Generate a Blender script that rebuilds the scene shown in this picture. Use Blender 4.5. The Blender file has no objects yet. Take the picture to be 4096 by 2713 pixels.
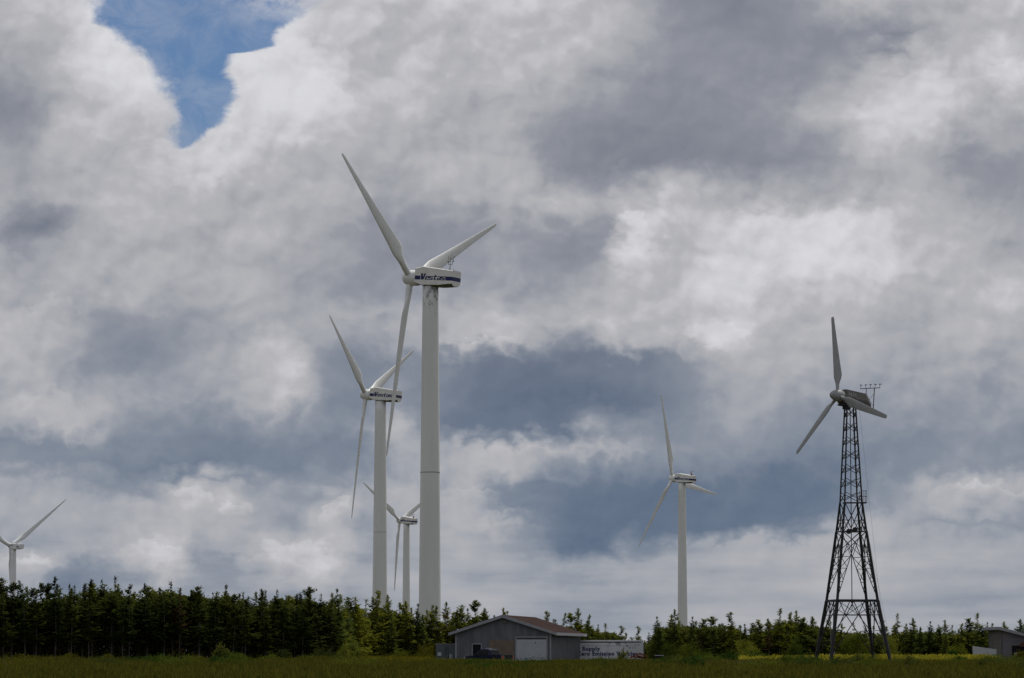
import bpy, math, random
import numpy as np
from mathutils import Vector, Matrix
random.seed(7)
S = bpy.context.scene
COL = S.collection
R = math.radians
PI = math.pi

# ------------------------------------------------------------------ camera
FPX = 13360.0; CX, CY, HOR = 2048.0, 1356.5, 2630.0
PITCH = math.atan((HOR - CY) / FPX)
CAM = Vector((0, 0, 1.7))
FWD = Vector((0, math.cos(PITCH), math.sin(PITCH)))
UPV = Vector((0, -math.sin(PITCH), math.cos(PITCH)))
cam = bpy.data.cameras.new('camera'); cam_o = bpy.data.objects.new('camera', cam); COL.objects.link(cam_o)
cam.sensor_fit = 'HORIZONTAL'; cam.sensor_width = 36; cam.lens = 36 * FPX / 4096
cam.clip_start = 1; cam.clip_end = 20000
cam_o.location = CAM; cam_o.rotation_euler = (PI / 2 + PITCH, 0, 0)
S.camera = cam_o

def at(px, py, Y):
    """world point seen at photo pixel (px,py) at distance Y"""
    d = Vector(((px - CX) / FPX, 0, 0)) + FWD - UPV * ((py - CY) / FPX)
    return CAM + d * (Y / d.y)

def ground_z(y):
    pts = [(0, 0), (60, 0.05), (110, 0.25), (330, 1.05), (352, 0.9), (400, 0.85), (9000, 0.85)]
    for (a, za), (b, zb) in zip(pts, pts[1:]):
        if y <= b:
            t = max(0, (y - a) / (b - a)); return za + (zb - za) * t
    return 0.85

# ------------------------------------------------------------------ view / render
S.view_settings.view_transform = 'Standard'; S.view_settings.look = 'None'
S.view_settings.exposure = 0; S.view_settings.gamma = 1
S.cycles.max_bounces = 6; S.cycles.diffuse_bounces = 3; S.cycles.transparent_max_bounces = 4
S.cycles.use_denoising = True

# ------------------------------------------------------------------ materials
def lin(c):
    return tuple(((v / 255) / 12.92 if v / 255 <= 0.04045 else ((v / 255 + 0.055) / 1.055) ** 2.4) for v in c)

def mat(name, base, rough=0.6, var=0.15, scale=2.0, metal=0.0, dark=None, spec=0.3, stretch=(1, 1, 1), coat=0, trans=0):
    m = bpy.data.materials.new(name); m.use_nodes = True
    nt = m.node_tree; b = nt.nodes['Principled BSDF']
    b.inputs['Roughness'].default_value = rough; b.inputs['Metallic'].default_value = metal
    b.inputs['Specular IOR Level'].default_value = spec
    if coat: b.inputs['Coat Weight'].default_value = coat
    tc = nt.nodes.new('ShaderNodeTexCoord'); mp = nt.nodes.new('ShaderNodeMapping')
    mp.inputs['Scale'].default_value = stretch
    nz = nt.nodes.new('ShaderNodeTexNoise'); nz.inputs['Scale'].default_value = scale; nz.inputs['Detail'].default_value = 6
    nt.links.new(tc.outputs['Object'], mp.inputs['Vector']); nt.links.new(mp.outputs['Vector'], nz.inputs['Vector'])
    mr = nt.nodes.new('ShaderNodeMapRange'); mr.inputs['From Min'].default_value = 0.3; mr.inputs['From Max'].default_value = 0.7
    nt.links.new(nz.outputs['Fac'], mr.inputs['Value'])
    mx = nt.nodes.new('ShaderNodeMix'); mx.data_type = 'RGBA'
    d = dark if dark else tuple(v * (1 - var) for v in base); l = base if dark else tuple(min(1, v * (1 + var)) for v in base)
    mx.inputs['A'].default_value = (*d, 1); mx.inputs['B'].default_value = (*l, 1)
    nt.links.new(mr.outputs['Result'], mx.inputs['Factor']); nt.links.new(mx.outputs['Result'], b.inputs['Base Color'])
    m['mix'] = mx.name
    return m

def leaf_mat(name, base, tip, scale=1.2, trans=0.38):
    """needles / leaves: colour wanders from clump to clump and from tree to tree"""
    m = bpy.data.materials.new(name); m.use_nodes = True
    nt = m.node_tree; nt.nodes.remove(nt.nodes['Principled BSDF']); out = nt.nodes['Material Output']
    tc = nt.nodes.new('ShaderNodeTexCoord')
    nz = nt.nodes.new('ShaderNodeTexNoise'); nz.inputs['Scale'].default_value = scale; nz.inputs['Detail'].default_value = 4
    nt.links.new(tc.outputs['Object'], nz.inputs['Vector'])
    oi = nt.nodes.new('ShaderNodeObjectInfo')
    ad = nt.nodes.new('ShaderNodeMath'); ad.operation = 'MULTIPLY_ADD'; ad.inputs[1].default_value = 0.45; 
    nt.links.new(oi.outputs['Random'], ad.inputs[0]); nt.links.new(nz.outputs['Fac'], ad.inputs[2])
    mr = nt.nodes.new('ShaderNodeMapRange'); mr.inputs['From Min'].default_value = 0.42; mr.inputs['From Max'].default_value = 1.05
    nt.links.new(ad.outputs[0], mr.inputs['Value'])
    mx = nt.nodes.new('ShaderNodeMix'); mx.data_type = 'RGBA'
    mx.inputs['A'].default_value = (*base, 1); mx.inputs['B'].default_value = (*tip, 1)
    nt.links.new(mr.outputs['Result'], mx.inputs['Factor'])
    d = nt.nodes.new('ShaderNodeBsdfDiffuse'); t = nt.nodes.new('ShaderNodeBsdfTranslucent'); ms = nt.nodes.new('ShaderNodeMixShader')
    ms.inputs['Fac'].default_value = trans
    nt.links.new(mx.outputs['Result'], d.inputs['Color']); nt.links.new(mx.outputs['Result'], t.inputs['Color'])
    nt.links.new(d.outputs[0], ms.inputs[1]); nt.links.new(t.outputs[0], ms.inputs[2]); nt.links.new(ms.outputs[0], out.inputs['Surface'])
    return m

M = {}
M['white'] = mat('white_tower_paint', (0.72, 0.73, 0.71), 0.5, 0.07, 0.6, stretch=(1, 1, 0.12))
M['blade'] = mat('white_blade_gelcoat', (0.76, 0.77, 0.76), 0.42, 0.06, 0.8)
M['nacelle'] = mat('white_nacelle_shell', (0.74, 0.74, 0.71), 0.5, 0.07, 1.2)
M['far_white'] = mat('far_turbine_paint', (0.76, 0.78, 0.80), 0.5, 0.05, 0.3)
M['navy'] = mat('navy_stripe', (0.012, 0.02, 0.11), 0.5, 0.2, 2)
M['belly'] = mat('dark_olive_belly', (0.14, 0.14, 0.07), 0.8, 0.3, 2)  # darker olive tone for the nacelle's underside faces
M['rust'] = mat('rusty_seam', (0.12, 0.07, 0.045), 0.9, 0.4, 6)
M['black'] = mat('black_metal', (0.02, 0.02, 0.022), 0.6, 0.3, 4)
M['lattice'] = mat('weathered_black_steel', (0.022, 0.022, 0.024), 0.65, 0.4, 2.5)
M['greyblade'] = mat('grey_blade', (0.30, 0.31, 0.31), 0.55, 0.12, 1.0)
M['brownbox'] = mat('brown_nacelle_box', (0.098, 0.092, 0.088), 0.6, 0.25, 1.6)
M['decal'] = mat('faded_decal', (0.24, 0.23, 0.23), 0.7, 0.3, 6)
M['red'] = mat('red_lamp_glass', (0.35, 0.02, 0.015), 0.3, 0.1, 4)
M['bark'] = mat('grey_bark', (0.085, 0.072, 0.062), 0.9, 0.4, 5)
M['spruce_mid'] = leaf_mat('mid_spruce_needles', (0.070, 0.105, 0.026), (0.175, 0.205, 0.040))
M['spruce'] = leaf_mat('spruce_needles', (0.040, 0.060, 0.014), (0.120, 0.130, 0.024))
M['spruce_olive'] = leaf_mat('olive_spruce_needles', (0.105, 0.130, 0.018), (0.270, 0.280, 0.034))
M['spruce_dark'] = leaf_mat('dark_spruce_needles', (0.030, 0.048, 0.014), (0.080, 0.095, 0.020))
M['dead'] = leaf_mat('dead_brown_needles', (0.060, 0.042, 0.018), (0.120, 0.080, 0.030))
M['broad'] = leaf_mat('broad_leaves', (0.055, 0.085, 0.012), (0.140, 0.155, 0.018), 1.0, 0.35)
M['bright'] = leaf_mat('pale_broad_leaves', (0.12, 0.15, 0.02), (0.23, 0.24, 0.035), 1.5, 0.35)
M['juniper'] = leaf_mat('juniper_needles', (0.020, 0.050, 0.010), (0.040, 0.085, 0.014), 1.0, 0.2)
M['olivebush'] = leaf_mat('olive_bush_leaves', (0.075, 0.075, 0.010), (0.160, 0.145, 0.016), 1.2, 0.3)

# ------------------------------------------------------------------ object helpers
def tag(o, label=None, cat=None, group=None, kind=None):
    if label: o['label'] = label
    if cat: o['category'] = cat
    if group: o['group'] = group
    if kind: o['kind'] = kind
    return o

def empty(name, loc=(0, 0, 0), rz=0, label=None, cat=None, group=None):
    o = bpy.data.objects.new(name, None); COL.objects.link(o); o.empty_display_size = 0.3
    o.location = loc; o.rotation_euler = (0, 0, rz); tag(o, label, cat, group); return o

class MB:
    """collects vertices and faces for one mesh"""
    def __init__(s): s.v = []; s.f = []; s.mi = []
    def add(s, vs, fs, mi=0):
        n = len(s.v); s.v += [tuple(v) for v in vs]; s.f += [tuple(i + n for i in f) for f in fs]; s.mi += [mi] * len(fs); return s
    def box(s, a, b, mi=0):
        (x0, y0, z0), (x1, y1, z1) = a, b
        return s.add([(x0, y0, z0), (x1, y0, z0), (x1, y1, z0), (x0, y1, z0), (x0, y0, z1), (x1, y0, z1), (x1, y1, z1), (x0, y1, z1)],
                     [(0, 3, 2, 1), (4, 5, 6, 7), (0, 1, 5, 4), (1, 2, 6, 5), (2, 3, 7, 6), (3, 0, 4, 7)], mi)
    def bar(s, p, q, r0, r1=None, n=6, mi=0):
        p, q = Vector(p), Vector(q); r1 = r0 if r1 is None else r1
        d = (q - p).normalized(); u = d.orthogonal().normalized(); w = d.cross(u)
        vs = [p + (u * math.cos(2 * PI * k / n) + w * math.sin(2 * PI * k / n)) * r0 for k in range(n)] + \
             [q + (u * math.cos(2 * PI * k / n) + w * math.sin(2 * PI * k / n)) * r1 for k in range(n)]
        fs = [(k, (k + 1) % n, n + (k + 1) % n, n + k) for k in range(n)] + [tuple(range(n))[::-1], tuple(range(n, 2 * n))]
        return s.add(vs, fs, mi)
    def tube(s, pts, rads, n=8, mi=0, cap=True):
        pts = [Vector(p) for p in pts]; vs = []; fs = []
        for i, p in enumerate(pts):
            d = (pts[min(i + 1, len(pts) - 1)] - pts[max(i - 1, 0)]).normalized()
            u = Vector((1, 0, 0)) if abs(d.x) < 0.8 else Vector((0, 1, 0)); u = (u - d * u.dot(d)).normalized(); w = d.cross(u)
            vs += [p + (u * math.cos(2 * PI * k / n) + w * math.sin(2 * PI * k / n)) * rads[i] for k in range(n)]
        for i in range(len(pts) - 1):
            fs += [(i * n + k, i * n + (k + 1) % n, (i + 1) * n + (k + 1) % n, (i + 1) * n + k) for k in range(n)]
        if cap: fs += [tuple(range(n))[::-1], tuple(range((len(pts) - 1) * n, len(pts) * n))]
        return s.add(vs, fs, mi)
    def prism(s, poly, d0, d1, axis='y', mi=0):
        """polygon in two coordinates pushed along the third"""
        n = len(poly); mk = {'y': lambda a, b, d: (a, d, b), 'x': lambda a, b, d: (d, a, b), 'z': lambda a, b, d: (a, b, d)}[axis]
        vs = [mk(a, b, d0) for a, b in poly] + [mk(a, b, d1) for a, b in poly]
        fs = [(k, (k + 1) % n, n + (k + 1) % n, n + k) for k in range(n)] + [tuple(range(n))[::-1], tuple(range(n, 2 * n))]
        return s.add(vs, fs, mi)
    def build(s, name, m, parent=None, smooth=False, bevel=0, mats=None):
        me = bpy.data.meshes.new(name); me.from_pydata(s.v, [], s.f)
        for mm in (mats or [m]): me.materials.append(mm)
        if mats: me.polygons.foreach_set('material_index', s.mi)
        if smooth: me.polygons.foreach_set('use_smooth', [True] * len(me.polygons))
        import bmesh
        bm = bmesh.new(); bm.from_mesh(me); bmesh.ops.recalc_face_normals(bm, faces=bm.faces)
        if bevel: bmesh.ops.bevel(bm, geom=list(bm.edges), offset=bevel, segments=2, affect='EDGES', clamp_overlap=True)
        bm.to_mesh(me); bm.free()
        o = bpy.data.objects.new(name, me); COL.objects.link(o)
        if parent: o.parent = parent
        return o

def np_mesh(name, V, F, m, parent=None):
    """fast mesh from arrays; F is n x k"""
    me = bpy.data.meshes.new(name); n, k = F.shape
    me.vertices.add(len(V)); me.vertices.foreach_set('co', np.ascontiguousarray(V, dtype=np.float32).ravel())
    me.loops.add(n * k); me.loops.foreach_set('vertex_index', np.ascontiguousarray(F, dtype=np.int32).ravel())
    me.polygons.add(n); me.polygons.foreach_set('loop_start', np.arange(0, n * k, k, dtype=np.int32))
    me.update(calc_edges=True); me.materials.append(m)
    o = bpy.data.objects.new(name, me); COL.objects.link(o)
    if parent: o.parent = parent
    return o

def copy_tree(o, parent=None):
    c = o.copy(); COL.objects.link(c)
    if parent: c.parent = parent
    for ch in list(o.children): copy_tree(ch, c)
    return c

BLUE_TINT = (0.35, 0.44, 0.585, 1); CLOUD_GAIN = 1.0; DECK_CONTRAST = 1.05
# ------------------------------------------------------------------ sky
SUN_EL, SUN_AZ = R(62), R(32)        # azimuth measured from the view direction (+Y) towards +X
W = bpy.data.worlds.new('World'); S.world = W; W.use_nodes = True
nt = W.node_tree; N = nt.nodes; L = nt.links
bg = N['Background']
def math_n(op, a, b=None, c=None, clamp=False):
    n = N.new('ShaderNodeMath'); n.operation = op; n.use_clamp = clamp
    for i, v in enumerate((a, b, c)):
        if v is None: continue
        if isinstance(v, (int, float)): n.inputs[i].default_value = v
        else: L.new(v, n.inputs[i])
    return n.outputs[0]
def sstep(v, lo, hi, t0=0.0, t1=1.0, smooth=True):
    n = N.new('ShaderNodeMapRange'); n.interpolation_type = 'SMOOTHSTEP' if smooth else 'LINEAR'
    L.new(v, n.inputs['Value'])
    for k, x in (('From Min', lo), ('From Max', hi), ('To Min', t0), ('To Max', t1)): n.inputs[k].default_value = x
    return n.outputs['Result']
def mixc(f, a, b, bt='MIX'):
    n = N.new('ShaderNodeMix'); n.data_type = 'RGBA'; n.blend_type = bt
    for k, v in (('Factor', f), ('A', a), ('B', b)):
        if isinstance(v, (int, float)): n.inputs[k].default_value = v
        elif isinstance(v, tuple): n.inputs[k].default_value = v
        else: L.new(v, n.inputs[k])
    return n.outputs['Result']
tc = N.new('ShaderNodeTexCoord'); sx = N.new('ShaderNodeSeparateXYZ'); L.new(tc.outputs['Generated'], sx.inputs[0])
az = math_n('ARCTAN2', sx.outputs['X'], sx.outputs['Y']); el = math_n('ARCSINE', sx.outputs['Z'])
cb = N.new('ShaderNodeCombineXYZ'); L.new(az, cb.inputs[0]); L.new(math_n('MULTIPLY', el, 1.35), cb.inputs[1])
def noise(scale, detail, rough=0.55, lac=2.0, vec=None, dim='2D', dist=0.0):
    n = N.new('ShaderNodeTexNoise'); n.noise_dimensions = dim
    n.inputs['Scale'].default_value = scale; n.inputs['Detail'].default_value = detail; n.inputs['Roughness'].default_value = rough
    n.inputs['Lacunarity'].default_value = lac; n.inputs['Distortion'].default_value = dist
    L.new(vec or cb.outputs[0], n.inputs['Vector']); return n
def el_of(py): return math.atan((CY - py) / FPX) + PITCH
def az_of(px): return math.atan((px - CX) / FPX)
# swirl the cloud map with turbulence so that every edge billows
n1 = noise(38, 7, 0.58); sc = N.new('ShaderNodeSeparateColor'); L.new(n1.outputs['Color'], sc.inputs[0])
wx = math_n('SUBTRACT', sc.outputs[0], 0.5); wy = math_n('SUBTRACT', sc.outputs[1], 0.5)
azw = math_n('MULTIPLY_ADD', wx, 0.022, az); elw = math_n('MULTIPLY_ADD', wy, 0.010, el)
bil = math_n('ABSOLUTE', math_n('SUBTRACT', noise(70, 5, 0.5).outputs['Fac'], 0.5)); elw = math_n('MULTIPLY_ADD', math_n('SUBTRACT', 0.09, bil), 0.02, elw)
u = math_n('MULTIPLY_ADD', azw, 2.5, 0.5)          # az -0.2..0.2 rad -> 0..1

# brightness of the cloud deck along each elevation, (x in thousandths of a turn-free strip, grey level)
ROWS = [
 (0, '0:178 118:186 200:200 300:205 600:196 650:188 710:187 828:187 947:187 1065:189 1184:190 1302:184 1420:174 1539:150 1657:142 1775:140 1894:166 2012:172 2130:175 2249:176 2367:178'),
 (92, '0:170 118:176 210:206 330:200 570:205 650:207 710:198 828:186 947:183 1065:181 1184:184 1302:179 1420:168 1539:150 1657:142 1775:143 1894:142 2012:144 2060:136 2130:148 2249:166 2367:176'),
 (185, '0:150 60:156 118:172 237:198 340:204 500:205 592:209 680:207 770:208 828:188 947:181 1065:179 1184:176 1302:165 1420:154 1539:145 1657:145 1775:148 1894:150 1960:160 2012:176 2130:192 2249:186 2340:198 2367:200'),
 (277, '0:143 60:150 118:167 237:187 355:196 480:210 560:206 640:196 710:196 828:178 947:173 1065:173 1184:166 1240:152 1302:148 1420:146 1539:143 1657:143 1775:150 1894:162 1990:184 2040:192 2130:188 2249:180 2367:165'),
 (370, '0:153 118:166 237:173 355:180 450:192 500:186 592:182 710:174 828:170 947:172 1065:173 1184:166 1240:150 1302:142 1420:136 1539:137 1657:140 1775:143 1894:148 2012:170 2080:172 2130:165 2249:149 2367:150'),
 (462, '0:165 40:155 118:165 237:170 355:172 473:175 592:176 710:168 828:168 900:158 947:156 1065:162 1184:172 1302:173 1390:160 1415:172 1480:180 1539:182 1657:172 1775:165 1894:165 2012:166 2130:173 2249:156 2367:153'),
 (530, '0:150 60:132 118:143 170:160 237:166 355:172 473:172 592:173 680:168 740:160 828:148 947:145 1065:146 1184:150 1302:150 1395:150 1430:200 1500:190 1600:188 1700:195 1775:200 1894:204 2000:204 2060:200 2130:184 2249:168 2367:158'),
 (600, '0:158 60:152 118:160 237:170 355:171 473:168 592:169 710:160 828:147 947:144 1065:147 1184:152 1302:150 1395:152 1440:186 1539:180 1657:196 1720:204 1775:200 1894:203 2000:200 2130:184 2249:174 2367:165'),
 (670, '0:164 118:166 237:169 355:168 473:163 592:163 710:158 828:152 947:150 1065:152 1184:157 1302:157 1400:166 1480:178 1539:178 1657:190 1720:196 1775:190 1894:190 2012:186 2130:180 2249:180 2330:184 2367:184'),
 (740, '0:178 60:174 118:168 180:154 237:148 355:148 473:152 560:164 640:158 710:162 828:166 947:166 1065:174 1184:175 1302:167 1390:178 1420:188 1539:184 1657:188 1700:192 1775:176 1894:176 2012:172 2130:170 2249:172 2367:170'),
 (785, '0:184 60:176 118:166 200:150 280:144 355:146 440:152 520:156 592:168 650:172 710:160 828:154 947:158 1065:170 1184:172 1250:150 1302:146 1400:172 1480:178 1560:168 1657:184 1700:176 1775:170 1894:168 2012:164 2130:164 2249:168 2367:168'),
 (832, '0:180 60:176 118:162 200:148 300:143 355:148 473:160 592:170 680:174 720:150 828:138 947:135 1065:129 1184:128 1302:126 1420:128 1539:138 1657:158 1775:168 1894:165 2012:160 2130:162 2249:165 2367:166'),
 (925, '0:166 60:174 118:165 237:160 355:155 473:157 592:166 690:178 730:160 770:140 828:140 900:156 947:146 1065:128 1184:118 1302:115 1420:119 1539:132 1657:149 1775:155 1894:152 2012:152 2130:155 2249:155 2367:152'),
 (985, '0:158 60:166 140:170 237:162 300:150 400:143 473:142 592:146 710:145 790:150 850:158 910:172 950:168 1010:140 1065:126 1184:122 1280:124 1360:140 1420:146 1539:146 1657:152 1775:152 1894:147 2012:146 2130:147 2249:150 2367:150'),
 (1030, '0:140 118:142 237:142 355:137 473:133 592:131 710:133 828:138 900:158 947:166 1065:158 1130:166 1184:174 1302:174 1420:165 1539:151 1657:148 1775:147 1894:140 2012:138 2130:140 2249:142 2367:142'),
 (1075, '0:142 118:140 237:134 355:128 473:128 592:134 710:136 828:140 900:154 947:164 1065:168 1184:168 1280:156 1340:142 1420:138 1539:138 1657:142 1775:132 1894:128 2012:136 2130:144 2249:148 2367:148'),
 (1118, '0:164 118:158 190:154 260:146 355:152 430:172 500:160 592:158 710:148 828:156 900:166 980:172 1065:166 1130:158 1184:142 1302:127 1420:122 1539:121 1657:128 1775:119 1894:120 1990:132 2050:150 2130:160 2249:172 2330:170 2367:166'),
 (1165, '0:162 118:164 237:162 355:168 440:182 500:168 545:176 592:160 710:156 760:176 790:170 828:156 900:160 1000:168 1065:166 1130:158 1184:138 1302:122 1420:117 1539:116 1657:120 1775:117 1894:124 1990:140 2050:150 2130:158 2220:172 2300:166 2367:154'),
 (1210, '0:160 118:164 237:166 355:172 440:176 473:170 550:172 592:164 710:158 770:178 828:152 947:160 1065:168 1184:166 1240:136 1302:118 1420:115 1539:116 1657:120 1775:126 1894:138 1960:162 2012:160 2130:154 2249:151 2367:149'),
 (1255, '0:160 60:160 118:160 200:166 280:178 355:182 430:180 470:158 592:178 640:172 710:168 770:172 828:152 900:152 1000:156 1065:156 1184:144 1240:128 1302:118 1420:120 1539:134 1657:150 1775:156 1894:160 2012:160 2130:156 2249:154 2367:151'),
 (1300, '0:172 60:184 118:162 160:138 237:154 300:166 355:180 414:182 460:150 540:152 592:178 660:186 730:184 790:172 828:152 947:150 1065:152 1184:150 1302:146 1420:149 1539:152 1657:155 1775:156 1894:158 2012:160 2130:156 2249:155 2367:151'),
 (1355, '0:166 60:158 118:140 170:136 237:142 300:150 355:152 414:150 473:148 592:160 660:164 740:162 800:150 828:148 947:154 1065:153 1184:153 1302:152 1420:154 1539:154 1657:156 1775:158 1894:160 2012:158 2130:154 2249:152 2367:148'),
 (1440, '0:148 118:142 237:142 355:146 473:150 592:150 710:148 828:150 947:154 1065:154 1184:154 1302:150 1420:150 1539:152 1657:155 1775:158 1894:158 2012:154 2130:151 2249:149 2367:147'),
]
def cloud_colour(g, low):
    """grey level -> colour: thin bright cloud is neutral, thick or distant cloud bluer"""
    d = max(0, 180 - g)
    r = g - d * (0.12 + 0.13 * low); b = g + 4 + d * (0.15 + 0.09 * low)
    return (*lin((max(0, r), g - d * 0.02, min(255, b))), 1)
def ramp(fac, stops, ip='B_SPLINE'):
    n = N.new('ShaderNodeValToRGB'); cr = n.color_ramp; cr.interpolation = ip
    while len(cr.elements) < len(stops): cr.elements.new(0.5)
    for e, (p, c) in zip(cr.elements, stops): e.position = p; e.color = c
    L.new(fac, n.inputs[0]); return n.outputs['Color']
cols = []
for y, s in ROWS:
    st = []
    for tok in s.split():
        x, g = tok.split(':'); g = float(g) + (8 if y >= 1255 and float(x) > 700 else 0); g = 165 + (g - 165) * DECK_CONTRAST; st.append(((az_of(float(x) * 1.7305) * 2.5 + 0.5), (g / 255, g / 255, g / 255, 1)))
    cols.append((el_of(y * 1.7305), ramp(u, st, 'CARDINAL')))
deck = cols[0][1]
for (e0, c0), (e1, c1) in zip(cols, cols[1:]):
    deck = mixc(sstep(elw, e0, e1, smooth=False), deck, c1)
bw = N.new('ShaderNodeSeparateColor'); L.new(deck, bw.inputs[0]); G = bw.outputs[0]
# cauliflower puffs: a turbulence field and its relief, lit from above; strong in bright cloud, weak in flat bases and near the horizon
cb2 = N.new('ShaderNodeCombineXYZ'); L.new(az, cb2.inputs[0]); L.new(math_n('MULTIPLY', el, 1.15), cb2.inputs[1])
cbw = N.new('ShaderNodeCombineXYZ'); L.new(math_n('MULTIPLY_ADD', wx, 0.012, az), cbw.inputs[0]); L.new(math_n('MULTIPLY_ADD', wy, 0.012, math_n('MULTIPLY', el, 1.15)), cbw.inputs[1])
off = N.new('ShaderNodeVectorMath'); off.operation = 'ADD'; L.new(cbw.outputs[0], off.inputs[0]); off.inputs[1].default_value = (-0.0016, 0.0032, 0)
def puffs(vec):
    v = N.new('ShaderNodeTexVoronoi'); v.voronoi_dimensions = '2D'; v.feature = 'SMOOTH_F1'; v.inputs['Scale'].default_value = 50
    v.inputs['Smoothness'].default_value = 0.6
    for k_, x_ in (('Detail', 2.6), ('Roughness', 0.48), ('Lacunarity', 2.2)): v.inputs[k_].default_value = x_
    v.normalize = True
    L.new(vec, v.inputs['Vector']); return v.outputs['Distance']
pa, pb = puffs(cbw.outputs[0]), puffs(off.outputs[0])
rel = math_n('SUBTRACT', pb, pa)                       # >0 where the puff faces up
fb = noise(36, 9, 0.50, vec=cb2.outputs[0]).outputs['Fac']
fine = noise(210, 5, 0.6, vec=cb2.outputs[0]).outputs['Fac']
hz = sstep(el, el_of(2420), el_of(1900), 0.25, 1.0)
amp = math_n('MULTIPLY', sstep(G, 0.54, 0.74, 0.30, 1.0), hz)
det = math_n('MULTIPLY', rel, 0.30)
det = math_n('MULTIPLY_ADD', math_n('SUBTRACT', 0.42, pa), 0.10, det)
det = math_n('MULTIPLY_ADD', math_n('SUBTRACT', fb, 0.5), 0.17, det)
det = math_n('MULTIPLY_ADD', math_n('SUBTRACT', fine, 0.5), 0.028, det)
G = math_n('MULTIPLY_ADD', det, amp, G)
# single cumulus heads: bright along their upper edge, melting away below (photo position and size in a 2367-wide frame, gain)
nj = noise(105, 7, 0.58); sj = N.new('ShaderNodeSeparateColor'); L.new(nj.outputs['Color'], sj.inputs[0])
hx = math_n('MULTIPLY_ADD', math_n('SUBTRACT', sj.outputs[0], 0.5), 0.018, az); hy = math_n('MULTIPLY_ADD', math_n('SUBTRACT', sj.outputs[1], 0.5), 0.016, el)
HEADS = [(690, 128, 62, 52, 10), (742, 222, 60, 42, 11), (572, 150, 40, 36, 12), (335, 190, 52, 60, 10), (250, 110, 34, 36, 10), (612, 205, 55, 60, 4), (1448, 535, 34, 66, 17), (1500, 600, 60, 40, 10), (1760, 555, 120, 62, 5), (1970, 530, 105, 75, 6),
         (1850, 640, 90, 50, 4), (1668, 788, 60, 44, 11), (2095, 185, 110, 58, 6), (2350, 190, 40, 60, 12), (548, 1182, 30, 20, 13), (440, 1152, 40, 34, 16), (770, 1188, 34, 30, 18), (350, 1290, 85, 42, 14), (665, 1300, 115, 46, 14), (110, 965, 90, 56, 12),
         (630, 850, 100, 85, 9), (2285, 1138, 105, 22, 14), (60, 1300, 70, 28, 15), (105, 735, 62, 36, 11), (480, 455, 70, 50, 8), (1080, 800, 110, 18, 12), (1090, 1150, 70, 18, 10), (1180, 1195, 60, 22, 9)]
acc = None
for x_, y_, rx_, ry_, g_ in HEADS:
    k_ = 1.7305 / FPX
    dx = math_n('MULTIPLY', math_n('SUBTRACT', hx, az_of(x_ * 1.7305)), 1 / (rx_ * k_)); dy = math_n('MULTIPLY', math_n('SUBTRACT', hy, el_of(y_ * 1.7305)), 1 / (ry_ * k_))
    d2 = math_n('MULTIPLY_ADD', dx, dx, math_n('MULTIPLY', dy, dy))
    m_ = math_n('MULTIPLY', sstep(d2, 1.35, 0.55), sstep(dy, -1.0, 0.9, 0.0, g_ / 255))
    acc = m_ if acc is None else math_n('ADD', acc, m_)
G = math_n('ADD', G, acc)
# thin level sheets low over the horizon
cbs = N.new('ShaderNodeCombineXYZ'); L.new(math_n('MULTIPLY', az, 0.16), cbs.inputs[0]); L.new(el, cbs.inputs[1])
sh = noise(150, 5, 0.5, vec=cbs.outputs[0]).outputs['Fac']
G = math_n('MULTIPLY_ADD', math_n('MULTIPLY', math_n('SUBTRACT', sh, 0.5), sstep(el, el_of(2000), el_of(2300))), 0.16, G)
# tone: dark bases and lit heads part with a definite edge
tone = [(0, 0), (100, 100), (125, 122), (143, 140), (152, 151), (160, 163), (172, 174), (182, 181), (190, 190), (202, 202), (216, 212), (255, 226)]
Gt = ramp(G, [(p / 255, (c / 255,) * 3 + (1,)) for p, c in tone], 'LINEAR')
LV = [85, 105, 120, 135, 150, 165, 180, 195, 210, 225]
hi = ramp(Gt, [(g / 255, cloud_colour(g, 0.0)) for g in LV], 'LINEAR'); lo = ramp(Gt, [(g / 255, cloud_colour(g, 1.0)) for g in LV], 'LINEAR')
deck = mixc(sstep(el, el_of(700), el_of(2100)), hi, lo)
# the rest of the sky dome, beyond what the deck map covers: the same kind of cloud, free-running
mp = N.new('ShaderNodeMapping'); mp.inputs['Scale'].default_value = (1, 1, 2.2); L.new(tc.outputs['Generated'], mp.inputs['Vector'])
n4 = noise(4.5, 8, 0.56, vec=mp.outputs[0], dim='3D')
gen = ramp(sstep(n4.outputs['Fac'], 0.3, 0.72, smooth=False), [(0, cloud_colour(128, .3)), (0.3, cloud_colour(150, .3)), (0.6, cloud_colour(182, .1)), (1, cloud_colour(206, 0))])
over = math_n('MAXIMUM', sstep(math_n('ABSOLUTE', az), 0.160, 0.21), sstep(el, 0.205, 0.27))
deck = mixc(over, deck, gen)
# the hole of clear sky, its two ragged edges given along elevation
def edge(pts):
    E0, E1 = el_of(640), el_of(-140)
    st = [((el_of(py) - E0) / (E1 - E0), (px / 2048,) * 3 + (1,)) for px, py in sorted(pts, key=lambda q: -q[1])]
    n = N.new('ShaderNodeValToRGB'); cr = n.color_ramp; cr.interpolation = 'LINEAR'
    while len(cr.elements) < len(st): cr.elements.new(0.5)
    for e, (p, c) in zip(cr.elements, st): e.position = p; e.color = c
    L.new(sstep(el, E0, E1, smooth=False), n.inputs[0]); s = N.new('ShaderNodeSeparateColor'); L.new(n.outputs['Color'], s.inputs[0])
    return math_n('MULTIPLY', s.outputs[0], 2048)
xl = edge([(330, -130), (365, 0), (358, 60), (372, 115), (445, 140), (480, 190), (560, 245), (600, 280), (630, 320), (638, 370), (664, 420), (690, 470), (685, 520), (664, 560), (700, 600), (800, 640)])
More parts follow.
